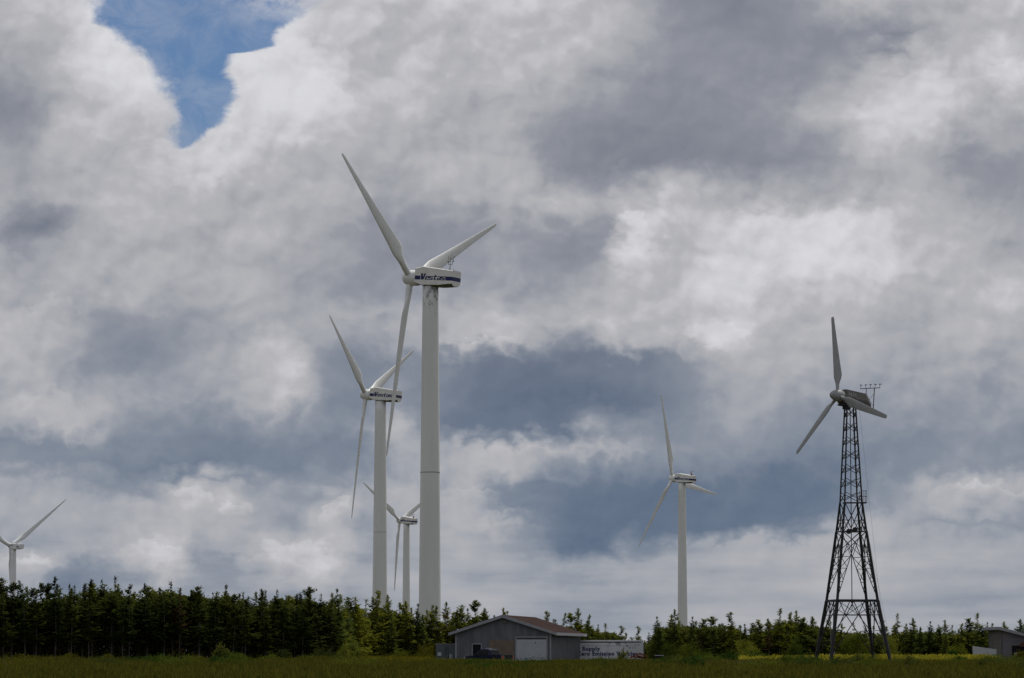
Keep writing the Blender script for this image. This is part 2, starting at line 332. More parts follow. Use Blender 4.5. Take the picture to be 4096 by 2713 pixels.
xr = edge([(1350, -130), (1330, 0), (1240, 40), (1150, 90), (1105, 130), (1095, 190), (1010, 214), (940, 225), (930, 290), (928, 370), (910, 420), (895, 470), (858, 515), (805, 548), (765, 578), (720, 602), (640, 640)])
xp = math_n('MULTIPLY_ADD', math_n('TANGENT', az), FPX, CX)
nb = noise(95, 9, 0.62); jag = math_n('MULTIPLY', math_n('SUBTRACT', nb.outputs['Fac'], 0.5), 150)
nb2 = noise(60, 9, 0.66, dist=0.4); jag2 = math_n('MULTIPLY', math_n('SUBTRACT', nb2.outputs['Fac'], 0.5), 170)
hl = sstep(math_n('ADD', math_n('SUBTRACT', xp, xl), jag), -38, 40); hr = sstep(math_n('ADD', math_n('SUBTRACT', xr, xp), jag2), -20, 34)
hole = math_n('MULTIPLY', hl, hr)
hole = math_n('MULTIPLY', hole, sstep(nb2.outputs['Fac'], 0.30, 0.72, 1.0, 0.80))
# wisps across the top of the hole
nw = noise(48, 8, 0.6); band = math_n('MULTIPLY', sstep(el, el_of(130), el_of(0)), sstep(xp, 700, 1150))
wisp = math_n('MULTIPLY', sstep(nw.outputs['Fac'], 0.36, 0.62), band)
hole = math_n('MULTIPLY', hole, math_n('SUBTRACT', 1.0, math_n('MULTIPLY', wisp, 0.85)))
sky = N.new('ShaderNodeTexSky'); sky.sky_type = 'NISHITA'; sky.sun_disc = False
sky.sun_elevation = SUN_EL; sky.sun_rotation = SUN_AZ; sky.altitude = 10; sky.air_density = 1.0; sky.dust_density = 0.6; sky.ozone_density = 1.6
SKY_STRENGTH = 0.10
tint = mixc(1.0, sky.outputs['Color'], BLUE_TINT, 'MULTIPLY')
sc1 = N.new('ShaderNodeVectorMath'); sc1.operation = 'SCALE'; L.new(deck, sc1.inputs[0]); sc1.inputs['Scale'].default_value = CLOUD_GAIN / SKY_STRENGTH
final = mixc(hole, sc1.outputs[0], tint)
L.new(final, bg.inputs['Color']); bg.inputs['Strength'].default_value = SKY_STRENGTH

sun = bpy.data.lights.new('sun', 'SUN'); sun_o = bpy.data.objects.new('sun', sun); COL.objects.link(sun_o)
sun.energy = 2.6; sun.angle = R(5); sun.color = (1.0, 0.95, 0.86)
to_sun = Vector((math.sin(SUN_AZ) * math.cos(SUN_EL), math.cos(SUN_AZ) * math.cos(SUN_EL), math.sin(SUN_EL)))
sun_o.rotation_euler = to_sun.to_track_quat('Z', 'Y').to_euler(); sun_o.location = (50, 100, 200)

# ------------------------------------------------------------------ ground
gv = []; gf = []
ys = [-400, 0, 60, 110, 170, 230, 290, 330, 340, 352, 375, 400, 450, 700, 1500, 3000, 9000]; xs = [-6000, -1500, -400, -150, -60, 0, 60, 150, 400, 1500, 6000]
for y in ys:
    for x in xs: gv.append((x, y, ground_z(y)))
for j in range(len(ys) - 1):
    for i in range(len(xs) - 1):
        a = j * len(xs) + i; gf.append((a, a + 1, a + 1 + len(xs), a + len(xs)))
mb = MB().add(gv, gf); M['soil'] = mat('meadow_soil', (0.045, 0.042, 0.014), 1.0, 0.35, 0.4)
tag(mb.build('ground', M['soil']), 'dark overgrown meadow ground running back under the trees', kind='structure')

# ------------------------------------------------------------------ turbines
def stained_tower_mat(H):
    m = M['white'].copy(); m.name = 'stained_tower_paint'; t = m.node_tree; b = t.nodes['Principled BSDF']
    tc = t.nodes.new('ShaderNodeTexCoord'); sp = t.nodes.new('ShaderNodeSeparateXYZ'); t.links.new(tc.outputs['Object'], sp.inputs[0])
    mr = t.nodes.new('ShaderNodeMapRange'); mr.inputs['From Min'].default_value = H - 6.5; mr.inputs['From Max'].default_value = H - 0.3
    mr.inputs['To Min'].default_value = 0.0; mr.inputs['To Max'].default_value = 0.30; t.links.new(sp.outputs['Z'], mr.inputs['Value'])
    mp = t.nodes.new('ShaderNodeMapping'); mp.inputs['Scale'].default_value = (2.4, 2.4, 1.5); t.links.new(tc.outputs['Object'], mp.inputs['Vector'])
    nz = t.nodes.new('ShaderNodeTexNoise'); nz.inputs['Scale'].default_value = 1.0; nz.inputs['Detail'].default_value = 9; nz.inputs['Roughness'].default_value = 0.7
    t.links.new(mp.outputs['Vector'], nz.inputs['Vector'])
    ad = t.nodes.new('ShaderNodeMath'); ad.operation = 'ADD'; t.links.new(mr.outputs['Result'], ad.inputs[0]); t.links.new(nz.outputs['Fac'], ad.inputs[1])
    m2 = t.nodes.new('ShaderNodeMapRange'); m2.inputs['From Min'].default_value = 0.74; m2.inputs['From Max'].default_value = 0.88; m2.inputs['To Max'].default_value = 0.8
    t.links.new(ad.outputs[0], m2.inputs['Value'])
    mx = t.nodes.new('ShaderNodeMix'); mx.data_type = 'RGBA'; mx.inputs['B'].default_value = (0.10, 0.095, 0.085, 1)
    t.links.new(t.nodes[m['mix']].outputs['Result'], mx.inputs['A']); t.links.new(m2.outputs['Result'], mx.inputs['Factor'])
    t.links.new(mx.outputs['Result'], b.inputs['Base Color']); return m

def blade_mb(Rr, hub, chord, root_d, tip, twist0, twist1, square=False, prebend=0.0):
    """blade along +Z, leading edge at +X, thickness along Y"""
    mb = MB(); n = 26; st = []
    fr = [0, .03, .06, .09, .12, .15, .18, .21, .25, .32, .4, .5, .6, .7, .8, .88, .94, .975, .992, 1.0]
    if square: fr = [0, .05, .085, .1, .13, .17, .21, .26, .35, .5, .65, .8, .9, .97, .99, 1.0]
    for f in fr:
        z = hub + (Rr - hub) * f
        if square:
            k0 = .085; pk = .21
            c = root_d if f <= k0 else (root_d + (chord - root_d) * ((f - k0) / (pk - k0)) ** 0.8 if f < pk else chord + (tip - chord) * (f - pk) / (1 - pk))
            if f == .085: c = root_d * 1.25
            blend = min(1, max(0, (f - .04) / .12))
        else:
            pk = .2
            if f < .06: c = root_d
            elif f < pk: t = (f - .06) / (pk - .06); t = t * t * (3 - 2 * t); c = root_d + (chord - root_d) * t
            else: t = (f - pk) / (1 - pk); c = chord + (tip - chord) * (t ** 0.85)
            if f > .97: c *= {.975: .93, .992: .7, 1.0: .3}[f]
            blend = min(1, max(0, (f - .05) / .14))
        if square and f >= .99: c *= .9 if f == .99 else .6
        th = root_d * (1 - blend) + blend * c * (0.30 - 0.17 * min(1, f / .7))
        a = twist0 + (twist1 - twist0) * min(1, f / 0.9) ** 0.7
        ring = []
        for k in range(n):
            q = 2 * PI * k / n
            cx_, cy_ = math.cos(q), math.sin(q)
            # circle
            rx, ry = root_d / 2 * cx_, root_d / 2 * cy_
            # airfoil: leading edge +x at +0.30c, trailing -0.70c
            s_ = (1 + cx_) / 2                       # 1 at LE
            ax = -0.68 * c + s_ * c * 1.0; ax = ax if not square else -0.66 * c + s_ * c
            prof = 2.6 * (math.sqrt(max(0, 1 - s_)) * 0.62 * s_ + 0.0) if False else (s_ ** 0.85) * math.sqrt(max(0, 1 - s_)) * 1.9
            ay = (1 if cy_ >= 0 else -0.75) * th / 2 * prof
            x = rx * (1 - blend) + ax * blend; y = ry * (1 - blend) + ay * blend
            ring.append((x * math.cos(a) - y * math.sin(a), x * math.sin(a) + y * math.cos(a) + prebend * f * f, z))
        st.append(ring)
    vs = [p for r_ in st for p in r_]; fs = []
    for i in range(len(st) - 1):
        fs += [(i * n + k, i * n + (k + 1) % n, (i + 1) * n + (k + 1) % n, (i + 1) * n + k) for k in range(n)]
    fs += [tuple(range(n))[::-1], tuple(range((len(st) - 1) * n, len(st) * n))]
    return mb.add(vs, fs)

GLYPH = {  # blocky slanted capitals and small letters of the nacelle lettering, as strokes on a 4 x 5 grid (x0,y0,x1,y1)
 'e': [(0, 0, 4, 1), (0, 1, 1.3, 4), (0, 4, 4, 5), (2.7, 2, 4, 4), (1.3, 2, 2.7, 2.9)],
 's': [(0, 0, 4, 1.1), (2.7, 1.1, 4, 2), (0, 2, 4, 3), (0, 3, 1.3, 4), (0, 4, 4, 5)],
 't': [(1, 0, 2.4, 6.6), (0, 4, 3.4, 5), (2.4, 0, 3.4, 1)],
 'a': [(0, 0, 4, 1), (2.7, 1, 4, 4), (0, 4, 4, 5), (0, 1, 1.3, 2.9), (1.3, 2, 2.7, 2.9)],
}
def lettering_mb(x0, x1, z0, h, y):
    """the nacelle word as flat letter plates; reads along -x (front to rear) on the face at y"""
    mb = MB(); n = 0
    vw = 0.72; lw = (abs(x1 - x0) - vw - 0.06) / 5; u_ = lw / 4.18; v_ = h / 5; sh = 0.30
    def pl(poly):
        mb.prism([(x0 - a, z0 + b) for a, b in poly], y, y + 0.012)
    hV = h * 1.62; o_ = 0.0
    pl([(0, hV), (0.30, hV), (0.30, 0.34 * hV), (0.50, hV), (0.74, hV), (0.40, 0), (0, 0)])
    cx_ = vw * 0.80
    for ch in 'estas':
        for (a0, b0, a1, b1) in GLYPH[ch]:
            q = [(a0, b0), (a1, b0), (a1, b1), (a0, b1)]
            pl([(cx_ + a * u_ + b * v_ * sh, b * v_) for a, b in q])
        cx_ += lw
    return mb

def nacelle_parts(root, mast='vane', rod=False):
    """local axes: +x towards the rotor, y<0 the visible flank, z up; x=0 at the front face"""
    hw = 1.12
    stn = [  # x, z_top, z_side_bottom, z_belly, half width scale
        (0.0, 1.22, -0.62, -0.72, 0.93), (-1.15, 1.50, -0.90, -1.02, 1.0), (-3.6, 1.28, -0.84, -1.08, 1.0), (-5.6, 1.08, -0.60, -0.92, 0.98)]
    mb = MB(); sec = []
    for x, zt, zs, zb, w in stn:
        h = hw * w
        sec.append([(x, -h * .55, zb), (x, -h, zs), (x, -h, zt - .10), (x, -h + .16, zt), (x, h - .16, zt), (x, h, zt - .10), (x, h, zs), (x, h * .55, zb)])
    vs = [p for s in sec for p in s]; fs = []; mi = []
    for i in range(3):
        for k in range(8):
            fs.append((i * 8 + k, i * 8 + (k + 1) % 8, (i + 1) * 8 + (k + 1) % 8, (i + 1) * 8 + k)); mi.append(1 if k in (0, 6, 7) else 0)
    fs += [tuple(range(8)), tuple(range(24, 32))]; mi += [0, 0]
    mb.add(vs, fs); mb.mi = mi
    nc = mb.build('nacelle', None, root, mats=[M['nacelle'], M['belly']])
    y = -hw * 0.985
    st = MB()
    def flank(x): # flank y at station x
        return -hw * (0.93 + 0.07 * min(1, -x / 1.15)) if x > -1.15 else (-hw if x > -3.6 else -hw * (1 - 0.02 * (-x - 3.6) / 2.0))
    def band(xa, xb, z0, z1):
        m_ = 6; P = [xa + (xb - xa) * k / m_ for k in range(m_ + 1)]
        v = []; f = []
        for x in P:
            for z in (z0, z1):
                for d in (0.002, 0.008): v.append((x, -flank(x) + d, z))
        for k in range(m_):
            a = 4 * k; b = 4 * (k + 1)
            f += [(a + 1, b + 1, b + 3, a + 3), (a, a + 2, b + 2, b), (a, b, b + 1, a + 1), (a + 2, a + 3, b + 3, b + 2)]
        f += [(0, 1, 3, 2), (4 * m_, 4 * m_ + 2, 4 * m_ + 3, 4 * m_ + 1)]
        st.add(v, f)
    band(-0.06, -0.90, -0.25, 0.25); st.build('stripe', M['navy'], nc); st = MB()
    band(-4.62, -5.6, -0.25, 0.25)
    st.box((-5.609, -hw * .98, -0.25), (-5.602, hw * .98 + .006, 0.25))
    st.build('stripe', M['navy'], nc)
    lettering_mb(-1.00, -4.72, -0.24, 0.49, hw + 0.003).build('lettering', M['navy'], nc)
    # far flank carries the same stripe
    mm = MB()
    if True:
        f2 = MB(); f2.box((-5.0, -hw - 0.009, -0.25), (-1.16, -hw - 0.001, 0.25)); f2.build('stripe', M['navy'], nc)
    ma = MB(); x = -4.75; zt = 1.14
    ma.bar((x, .35, zt), (x, .35, zt + .85), .045, .035)
    ma.bar((x, .35, zt + .05), (x + .35, .35, zt + .03), .03); ma.bar((x, .35, zt + .32), (x + .33, .35, zt + .03), .02)
    ma.bar((x + .28, .35, zt + .72), (x - .28, .35, zt + .72), .03)
    ma.bar((x + .28, .35, zt + .72), (x + .28, .35, zt + 1.05), .03); ma.bar((x - .28, .35, zt + .72), (x - .28, .35, zt + 1.05), .03)
    ma.box((x + .16, .28, zt + 1.05), (x + .46, .42, zt + 1.13))
    ma.prism([(x - .22, zt + 1.12), (x - .50, zt + 1.08), (x - .46, zt + 1.32)], .33, .37)
    ma.box((x - .75, .5, zt - .12), (x - .15, .8, zt + .0))
    if rod:
        ma.bar((x, .35, zt + .8), (x, .35, zt + 2.4), .03, .015)
        ma.bar((x + .35, .35, zt + 1.45), (x - .35, .35, zt + 1.45), .015)
        ma.bar((x + .34, .35, zt + 1.3), (x + .34, .35, zt + 1.85), .015); ma.bar((x - .34, .35, zt + 1.3), (x - .4, .35, zt + 1.7), .02)
        ma.bar((x - .4, .35, zt + 1.7), (x - .55, .35, zt + 1.78), .03)
    ma.build('weather_mast', M['black'], nc)
    if mast == 'lamp':
        MB().tube([(x - .1, .2, zt - .05), (x - .1, .2, zt + .25), (x - .1, .2, zt + .55), (x - .1, .2, zt + .62)], [.16, .2, .18, .05], 10).build('obstruction_lamp', M['red'], nc)
    return nc

def turbine(label, hub_px, Y, yaw, phase, Rr, w_top, w_bot, base_z, mast, rod=False, joint=None, stain=False, tilt=5.0):
    a_h = Vector((-math.sin(yaw), math.cos(yaw), 0))         # axis points left and away
    tl = R(tilt); axis = (a_h * math.cos(tl) + Vector((0, 0, math.sin(tl)))).normalized()
    e1 = Vector((math.cos(yaw), math.sin(yaw), 0)); e2 = e1.cross(axis) ; e2 = e2 if e2.z > 0 else -e2
    hubc = at(*hub_px, Y)
    over = 3.0                                                # rotor plane ahead of the tower axis
    top = hubc - axis * over
    root = empty('wind_turbine', (top.x, top.y, base_z), 0, label, 'wind turbine', 'white tubular wind turbines on the ridge of trees')
    Ht = top.z - 1.02 - base_z
    nseg = 24; zs = [Ht * k / nseg for k in range(nseg + 1)]
    tw = MB(); rb, rt = w_bot / 2, w_top / 2
    tw.tube([(0, 0, z) for z in zs], [rb + (rt - rb) * (z / Ht) for z in zs], 40)
    t_o = tw.build('tower', stained_tower_mat(Ht) if stain else M['white'], root, smooth=True)
    for p in t_o.data.polygons:
        if len(p.vertices) > 4: p.use_smooth = False
    if joint:
        zj = at(hub_px[0], joint, Y).z - base_z; rj = rb + (rt - rb) * zj / Ht
        fl = MB().tube([(0, 0, zj - .035), (0, 0, zj + .035)], [rj + .018, rj + .018], 40)
        fl.build('flange', M['rust'] if stain else M['decal'], t_o)
    # frame of the nacelle: x = axis, y = to the far flank
    yv = Vector((0, 0, 1)).cross(axis).normalized(); zv = axis.cross(yv)
    rot = Matrix((axis, yv, zv)).transposed().to_4x4()
    def place(o, origin):
        o.matrix_parent_inverse = Matrix.Identity(4)
        o.matrix_local = Matrix.Translation(origin - root.location) @ rot
    nc = nacelle_parts(root, mast, rod); place(nc, hubc - axis * 1.22)
    sp = MB(); prof = [(-1.2, .98), (-.6, 1.02), (-.3, 1.03), (.1, 1.0), (.45, .92), (.75, .75), (.98, .5), (1.12, .22), (1.16, .02)]
    sp.tube([(x, 0, 0) for x, r in prof], [r for x, r in prof], 28)
    so = sp.build('spinner', M['blade'], root, smooth=True); place(so, hubc)
    for k in range(3):
        th = phase + k * 2 * PI / 3
        b = e1 * math.cos(th) + e2 * math.sin(th); p = -e1 * math.sin(th) + e2 * math.cos(th)   # p = leading edge
        bl = BLADE.copy() if k or BLADE.parent else BLADE
        if bl is not BLADE: COL.objects.link(bl)
        bl.parent = root
        tq = p.cross(-b) ; yy = b.cross(p)
        m3 = Matrix((p, yy, b)).transposed().to_4x4() if yy.dot(axis) < 0 or True else None
        bl.matrix_local = Matrix.Translation(hubc - root.location) @ m3 @ Matrix.Scale(Rr / 23.5, 4)
    return root

BLADE = blade_mb(23.5, 0.75, 2.05, 0.86, 0.42, R(-15), R(-1)).build('blade', M['blade'], None, smooth=True)
for p_ in BLADE.data.polygons:
    if len(p_.vertices) > 4: p_.use_smooth = False
turbine('tallest white wind turbine, with dark stains under its nacelle and a rusty tower seam', (1642, 1112), 427, R(61), R(144), 23.2, 2.02, 2.95, 0.85, 'vane', rod=True, joint=1893, stain=True)
turbine('white wind turbine just behind the tallest one, its nacelle crossed by that one\'s blade', (1463, 1579), 618, R(69), R(146), 23.2, 2.02, 2.95, 0.85, 'vane', joint=2130)
turbine('smallest white wind turbine, framed between the two taller towers', (1598, 2082), 1110, R(53), R(150), 23.5, 2.02, 2.9, -2, 'lamp')
turbine('white wind turbine standing alone between the white trailer and the black lattice tower', (2690, 1914), 905, R(56), R(112), 24.2, 2.0, 2.85, 0.85, 'lamp')

# far bigger turbine at the left edge: rotor on its far side
def far_turbine():
    Y = 2000; hubc = at(43, 2184, Y); yaw = R(45); tl = R(4)
    axis = (Vector((-math.sin(yaw), math.cos(yaw), 0)) * math.cos(tl) + Vector((0, 0, math.sin(tl)))).normalized()
    e1 = Vector((math.cos(yaw), math.sin(yaw), 0)); e2 = e1.cross(axis); e2 = e2 if e2.z > 0 else -e2
    top = hubc - axis * 3.0
    root = empty('wind_turbine', (top.x, top.y, 0.85), 0, 'distant grey-white wind turbine at the far left edge, one long blade pointing up', 'wind turbine', 'white tubular wind turbines on the ridge of trees')
    H = top.z - 1.4 - 0.85
    MB().tube([(0, 0, H * k / 20) for k in range(21)], [2.3 - 0.75 * k / 20 for k in range(21)], 32).build('tower', M['far_white'], root, smooth=True)
    yv = Vector((0, 0, 1)).cross(axis).normalized(); zv = axis.cross(yv); rot = Matrix((axis, yv, zv)).transposed().to_4x4()
    nm = MB(); sec = []
    for x, zt, zb, w in ((0, 1.5, -1.5, 1.5), (-1, 1.7, -1.75, 1.75), (-6, 1.75, -1.75, 1.8), (-9.6, 1.65, -1.1, 1.7)):
        sec += [(x, -w, zb + .3), (x, -w, zt - .3), (x, -w + .3, zt), (x, w - .3, zt), (x, w, zt - .3), (x, w, zb + .3), (x, w - .3, zb), (x, -w + .3, zb)]
    fs = [(i * 8 + k, i * 8 + (k + 1) % 8, (i + 1) * 8 + (k + 1) % 8, (i + 1) * 8 + k) for i in range(3) for k in range(8)] + [tuple(range(8)), tuple(range(24, 32))]
    nc = nm.add(sec, fs).build('nacelle', M['far_white'], root); nc.matrix_local = Matrix.Translation(hubc - axis * 1.3 - root.location) @ rot
    MB().box((-8.9, 1.81, -.6), (-6.6, 1.85, .3)).build('dark_marking', M['decal'], nc); MB().box((-3.1, 1.79, .2), (-.9, 1.85, .7)).build('dark_marking', M['decal'], nc)  # illegible grey markings on the flank, drawn as plain plates
    ck = MB(); ck.box((-7.5, -1.2, 1.76), (-5.2, 1.2, 2.5)); ck.bar((-8.4, 0, 1.6), (-8.4, 0, 3.6), .08); ck.build('roof_cooler', M['far_white'], nc)
    sp = MB().tube([(-1.2, 0, 0), (0, 0, 0), (1, 0, 0), (1.8, 0, 0), (2.1, 0, 0)], [1.7, 1.7, 1.4, .7, .05], 24).build('spinner', M['far_white'], root, smooth=True)
    sp.matrix_local = Matrix.Translation(hubc - root.location) @ rot
    b0 = blade_mb(50, 1.4, 3.4, 2.3, 0.5, R(-14), R(-1), prebend=-1.2)
    for k in range(3):
        th = R(36) + k * 2 * PI / 3; b = e1 * math.cos(th) + e2 * math.sin(th); p = -e1 * math.sin(th) + e2 * math.cos(th)
        bl = b0.build('blade', M['far_white'], root, smooth=True) if k == 0 else bl.copy()
        if k: COL.objects.link(bl)
        bl.matrix_local = Matrix.Translation(hubc - root.location) @ Matrix((p, b.cross(p), b)).transposed().to_4x4()
far_turbine()

# ------------------------------------------------------------------ lattice turbine
def lattice_turbine():
    Y = 340.0; PPM = FPX / Y; bz = 0.95
    cx_ = (3404 - CX) / FPX * Y
    root = empty('lattice_wind_turbine', (cx_, Y, bz), 0, 'old grey wind turbine on a black steel lattice tower in the open field', 'wind turbine')
    zof = lambda py: at(3405, py, Y).z - bz
    prof = [(zof(1622), 20 * .87 / PPM), (zof(2010), 41 * .87 / PPM), (zof(2127), 56 * .87 / PPM), (zof(2403), 95 * .87 / PPM), (0.0, 141 * .87 / PPM)]
    def s_at(z):
        for (za, sa), (zb, sb) in zip(prof, prof[1:]):
            if z >= zb: return sa + (sb - sa) * (za - z) / (za - zb)
        return prof[-1][1]
    ph = R(9.5)
    def corner(k, z):
        a = ph + PI / 4 + k * PI / 2; r = s_at(z) * math.sqrt(2)
        return Vector((math.cos(a) * r, math.sin(a) * r, z))
    def mid(k, z, t=0.5): return corner(k, z).lerp(corner(k + 1, z), t)
    Zs = [p[0] for p in prof]
    for k in range(4):
        lg = MB()
        for za, zb in zip(Zs, Zs[1:]):
            r_ = 0.085 if za == Zs[0] else (0.115 if za == Zs[1] else 0.15 if zb > 0 else .19)
            lg.bar(corner(k, za), corner(k, zb), r_, r_, 5)
        lg.box(*[tuple(corner(k, 0) + Vector(d)) for d in ((-.3, -.3, -.3), (.3, .3, .12))])
        lg.build('leg', M['lattice'], root)
    br = MB(); t1, t2 = .042, .062
    # upper mast: pairs of crossed diagonals
    z0, z1 = Zs[1], Zs[0]; n = 7; pit = (z1 - z0) / n
    for k in range(4):
        for i in range(n):
            a = z0 + i * pit + (0.0 if k % 2 else 0.12 * pit); b = a + pit * 0.62
            br.bar(corner(k, a), corner(k + 1, b), t1, n=4); br.bar(corner(k + 1, a), corner(k, b), t1, n=4)
        # waist, middle and foot: V bracing with secondary members
    def level(z, t): 
        for k in range(4): br.bar(corner(k, z), corner(k + 1, z), t, n=4)
    level(Zs[0] - .1, .06); level(Zs[2], .06)
    for k in range(4):
        za, zb, zc = Zs[1], Zs[2], Zs[3]; zm = (za + zb) / 2 - .35
        m0 = mid(k, zb + .45)
        for s_, q in ((k, 0), (k + 1, 1)):
            br.bar(corner(s_, za), mid(k, zb + 1.0), t2, n=4)                       # V down to centre
            br.bar(mid(k, zb + 1.0), mid(k, zb, .3 if q == 0 else .7), t2, n=4)
            br.bar(corner(s_, zb + .05), corner(s_, zb + 1.25).lerp(mid(k, zb + 1.25), .55), t1, n=4)
            br.bar(corner(s_, zm), corner(s_, zm).lerp(mid(k, zm), .45 if False else .55), t1, n=4)
            br.bar(corner(s_, zm), mid(k, zb, .3 if q == 0 else .7), t1, n=4)
            # middle section: long A from centre to the girder ends
            zt = zb - 1.1
            br.bar(corner(s_, zb), mid(k, zt), t2, n=4)
            br.bar(mid(k, zt), corner(s_, zc + .25), .055, n=4)
            pts = []
            for f in (.25, .45, .68, .84):
                z = zt + (zc - zt) * f; leg = corner(s_, z); inn = mid(k, zt).lerp(corner(s_, zc + .25), f)
                pts.append((leg, inn)); br.bar(leg, Vector((inn.x, inn.y, z)), t1, n=4)
            br.bar(corner(s_, zb - .2), pts[0][1], t1, n=4); br.bar(mid(k, zt), pts[0][0], t1, n=4)
            br.bar(pts[0][0], pts[1][1], t1, n=4); br.bar(pts[0][1], pts[1][0], t1, n=4)
            br.bar(pts[1][0], pts[2][1], t1, n=4); br.bar(pts[1][1], pts[2][0], t1, n=4); br.bar(pts[2][0], pts[3][1], t1, n=4)
            # foot: W bracing under the girder
            zd = zc - 1.45; ze = 0.9
            br.bar(mid(k, zc, .32 if q == 0 else .68), mid(k, zd), t2, n=4)
            br.bar(mid(k, zc, .32 if q == 0 else .68), corner(s_, ze + 1.6), t2, n=4)
            br.bar(corner(s_, zc), mid(k, zd), t1, n=4); br.bar(mid(k, zd), corner(s_, ze), t2, n=4)
            br.bar(corner(s_, zd - .2), mid(k, zc, .15 if q == 0 else .85), t1, n=4)
            br.bar(corner(s_, zd), corner(s_, zd).lerp(mid(k, zd), .5), t1, n=4)
            z3 = zd - 1.6; br.bar(corner(s_, z3), corner(s_, z3).lerp(mid(k, z3), .34), t1, n=4)
            z4 = z3 - 1.4; br.bar(corner(s_, z4), corner(s_, z4).lerp(mid(k, z4), .25), t1, n=4)
        br.bar(corner(k, Zs[3] - 1.45), corner(k + 1, Zs[3] - 1.45), t1, n=4)
    br.build('lattice_bracing', M['lattice'], root)
    gd = MB()
    for k in range(4):
        p, q = corner(k, Zs[3]), corner(k + 1, Zs[3])
        gd.bar(p, q, .14, n=4)
    gd.build('girder', M['lattice'], root)
    # platform with rail on the right side
    zp = Zs[1] - .05; s_ = s_at(zp); pf = MB()
    pf.box((-s_ * .9, -s_ * 1.0, zp - .05), (s_ + .62, s_ * .6, zp + .04))
    po = pf.build('platform', M['lattice'], root)
    rl = MB()
    for x, y in ((s_ + .0, -s_), (s_ + .3, -s_), (s_ + .6, -s_), (s_ + .0, s_ * .5), (s_ + .6, s_ * .5)):
        rl.bar((x, y, zp), (x, y, zp + 1.2), .025, n=5)
    for h in (.62, 1.2):
        rl.bar((s_ + .05, -s_, zp + h), (s_ + .6, -s_, zp + h), .022, n=5); rl.bar((s_ + .6, -s_, zp + h), (s_ + .6, s_ * .5, zp + h), .022, n=5)
    rl.build('railing', M['lattice'], po)
    MB().bar((0, 0, 5.6), (0, 0, Zs[0]), .045, n=6).build('centre_cable', M['lattice'], root)
    for px, py in ((3390, 2128), (3415, 2121)):
        d = at(px, py, Y) - root.location
        MB().tube([(d.x, -s_at(d.z) - .1, d.z), (d.x, -s_at(d.z) + .12, d.z)], [.27, .27], 14).build('drum', M['black'], root)
    for a, b in (((3448, 2010), (3540, 2700)), ((3452, 2050), (3516, 2445))):
        pass
    for x0, x1 in (((3438, 1640), (3524, 2440)), ((3446, 2010), (3534, 2440))):
        p = at(*x0, Y - 1) - root.location; q = at(*x1, Y - 1) - root.location
        MB().bar(p, q + (q - p) * .28, .010, n=4).build('guy_wire', M['lattice'], root)
    # nacelle
    hubc = at(3352, 1583, Y - .8); yaw = R(57); tl = R(5)
    axis = (Vector((-math.sin(yaw), -math.cos(yaw), 0)) * math.cos(tl) + Vector((0, 0, math.sin(tl)))).normalized()
    e1 = Vector((math.cos(yaw), -math.sin(yaw), 0)); e2 = e1.cross(axis); e2 = e2 if e2.z > 0 else -e2
    yv = Vector((0, 0, 1)).cross(axis).normalized(); zv = axis.cross(yv)      # yv: right and towards the viewer
    rot = Matrix((axis, yv, zv)).transposed().to_4x4()
    def place(o, org): o.matrix_local = Matrix.Translation(org - root.location) @ rot
    nb = MB(); sec = []
    for x, zt, zb, wt, wb in ((-.35, .62, -.62, .34, .52), (-.75, .74, -.80, .38, .62), (-3.35, .62, -.74, .36, .60), (-3.95, -.35, -.78, .52, .58)):
        sec += [(x, -wb, zb), (x, wb, zb), (x, wb * 1.02, zb + (zt - zb) * .42), (x, wt, zt), (x, -wt, zt), (x, -wb * 1.02, zb + (zt - zb) * .42)]
    fs = [(i * 6 + k, i * 6 + (k + 1) % 6, (i + 1) * 6 + (k + 1) % 6, (i + 1) * 6 + k) for i in range(3) for k in range(6)] + [tuple(range(6)), tuple(range(18, 24))]
    nc = nb.add(sec, fs).build('nacelle', M['brownbox'], root, bevel=.04); place(nc, hubc)
    bp = MB()
    a_ = Vector((-1.05, .60, .18)); n_ = Vector((0, .62, .26)).normalized()
    for i, (dx, hh) in enumerate(((0, .45), (-.28, .4), (-.56, .45), (-.84, .42))):
        bp.add([(-.95 + dx, .545, .05), (-1.15 + dx, .545, .05), (-1.15 + dx, .545 - .11, .05 + hh), (-.95 + dx, .545 - .11, .05 + hh)], [(0, 1, 2, 3)])
    bp.v = [(x, y + .03, z + .012) for x, y, z in bp.v]
    dq = MB().add(bp.v, bp.f); dq.build('faded_marking', M['decal'], nc)
    yb = MB().tube([(-1.2, 0, -1.25), (-1.2, 0, -.72)], [.42, .46], 16); yb.box((-1.9, -.5, -.95), (-.4, .5, -.78)); yb.build('yaw_bearing', M['black'], nc)
    sp = MB().tube([(x, 0, 0) for x in (-.45, -.1, .25, .6, .85, 1.0, 1.05)], [.60, .62, .58, .46, .30, .13, .02], 24).build('spinner', M['greyblade'], root, smooth=True); place(sp, hubc)
    b0 = blade_mb(8.45, .35, 1.02, .34, .42, R(22), R(4), square=True)
    for k in range(3):
        th = R(102) + k * 2 * PI / 3; b = e1 * math.cos(th) + e2 * math.sin(th); p = -e1 * math.sin(th) + e2 * math.cos(th)
        bl = b0.build('blade', M['greyblade'], root, smooth=True) if k == 0 else bl.copy()
        if k: COL.objects.link(bl)
        bl.matrix_local = Matrix.Translation(hubc - root.location) @ Matrix((p, b.cross(p), b)).transposed().to_4x4()
    # anemometer frame behind the box
    fr = MB(); zlow = -.72
    fr.bar((-3.7, 0, zlow), (-4.72, 0, zlow), .08, n=6)
    fr.bar((-4.67, 0, zlow - .05), (-4.67, 0, 1.38), .05, n=6); fr.bar((-3.62, 0, -.4), (-3.62, 0, 1.2), .04, n=6)
    fr.bar((-2.85, 0, 1.08), (-5.4, 0, 1.52), .04, n=6)
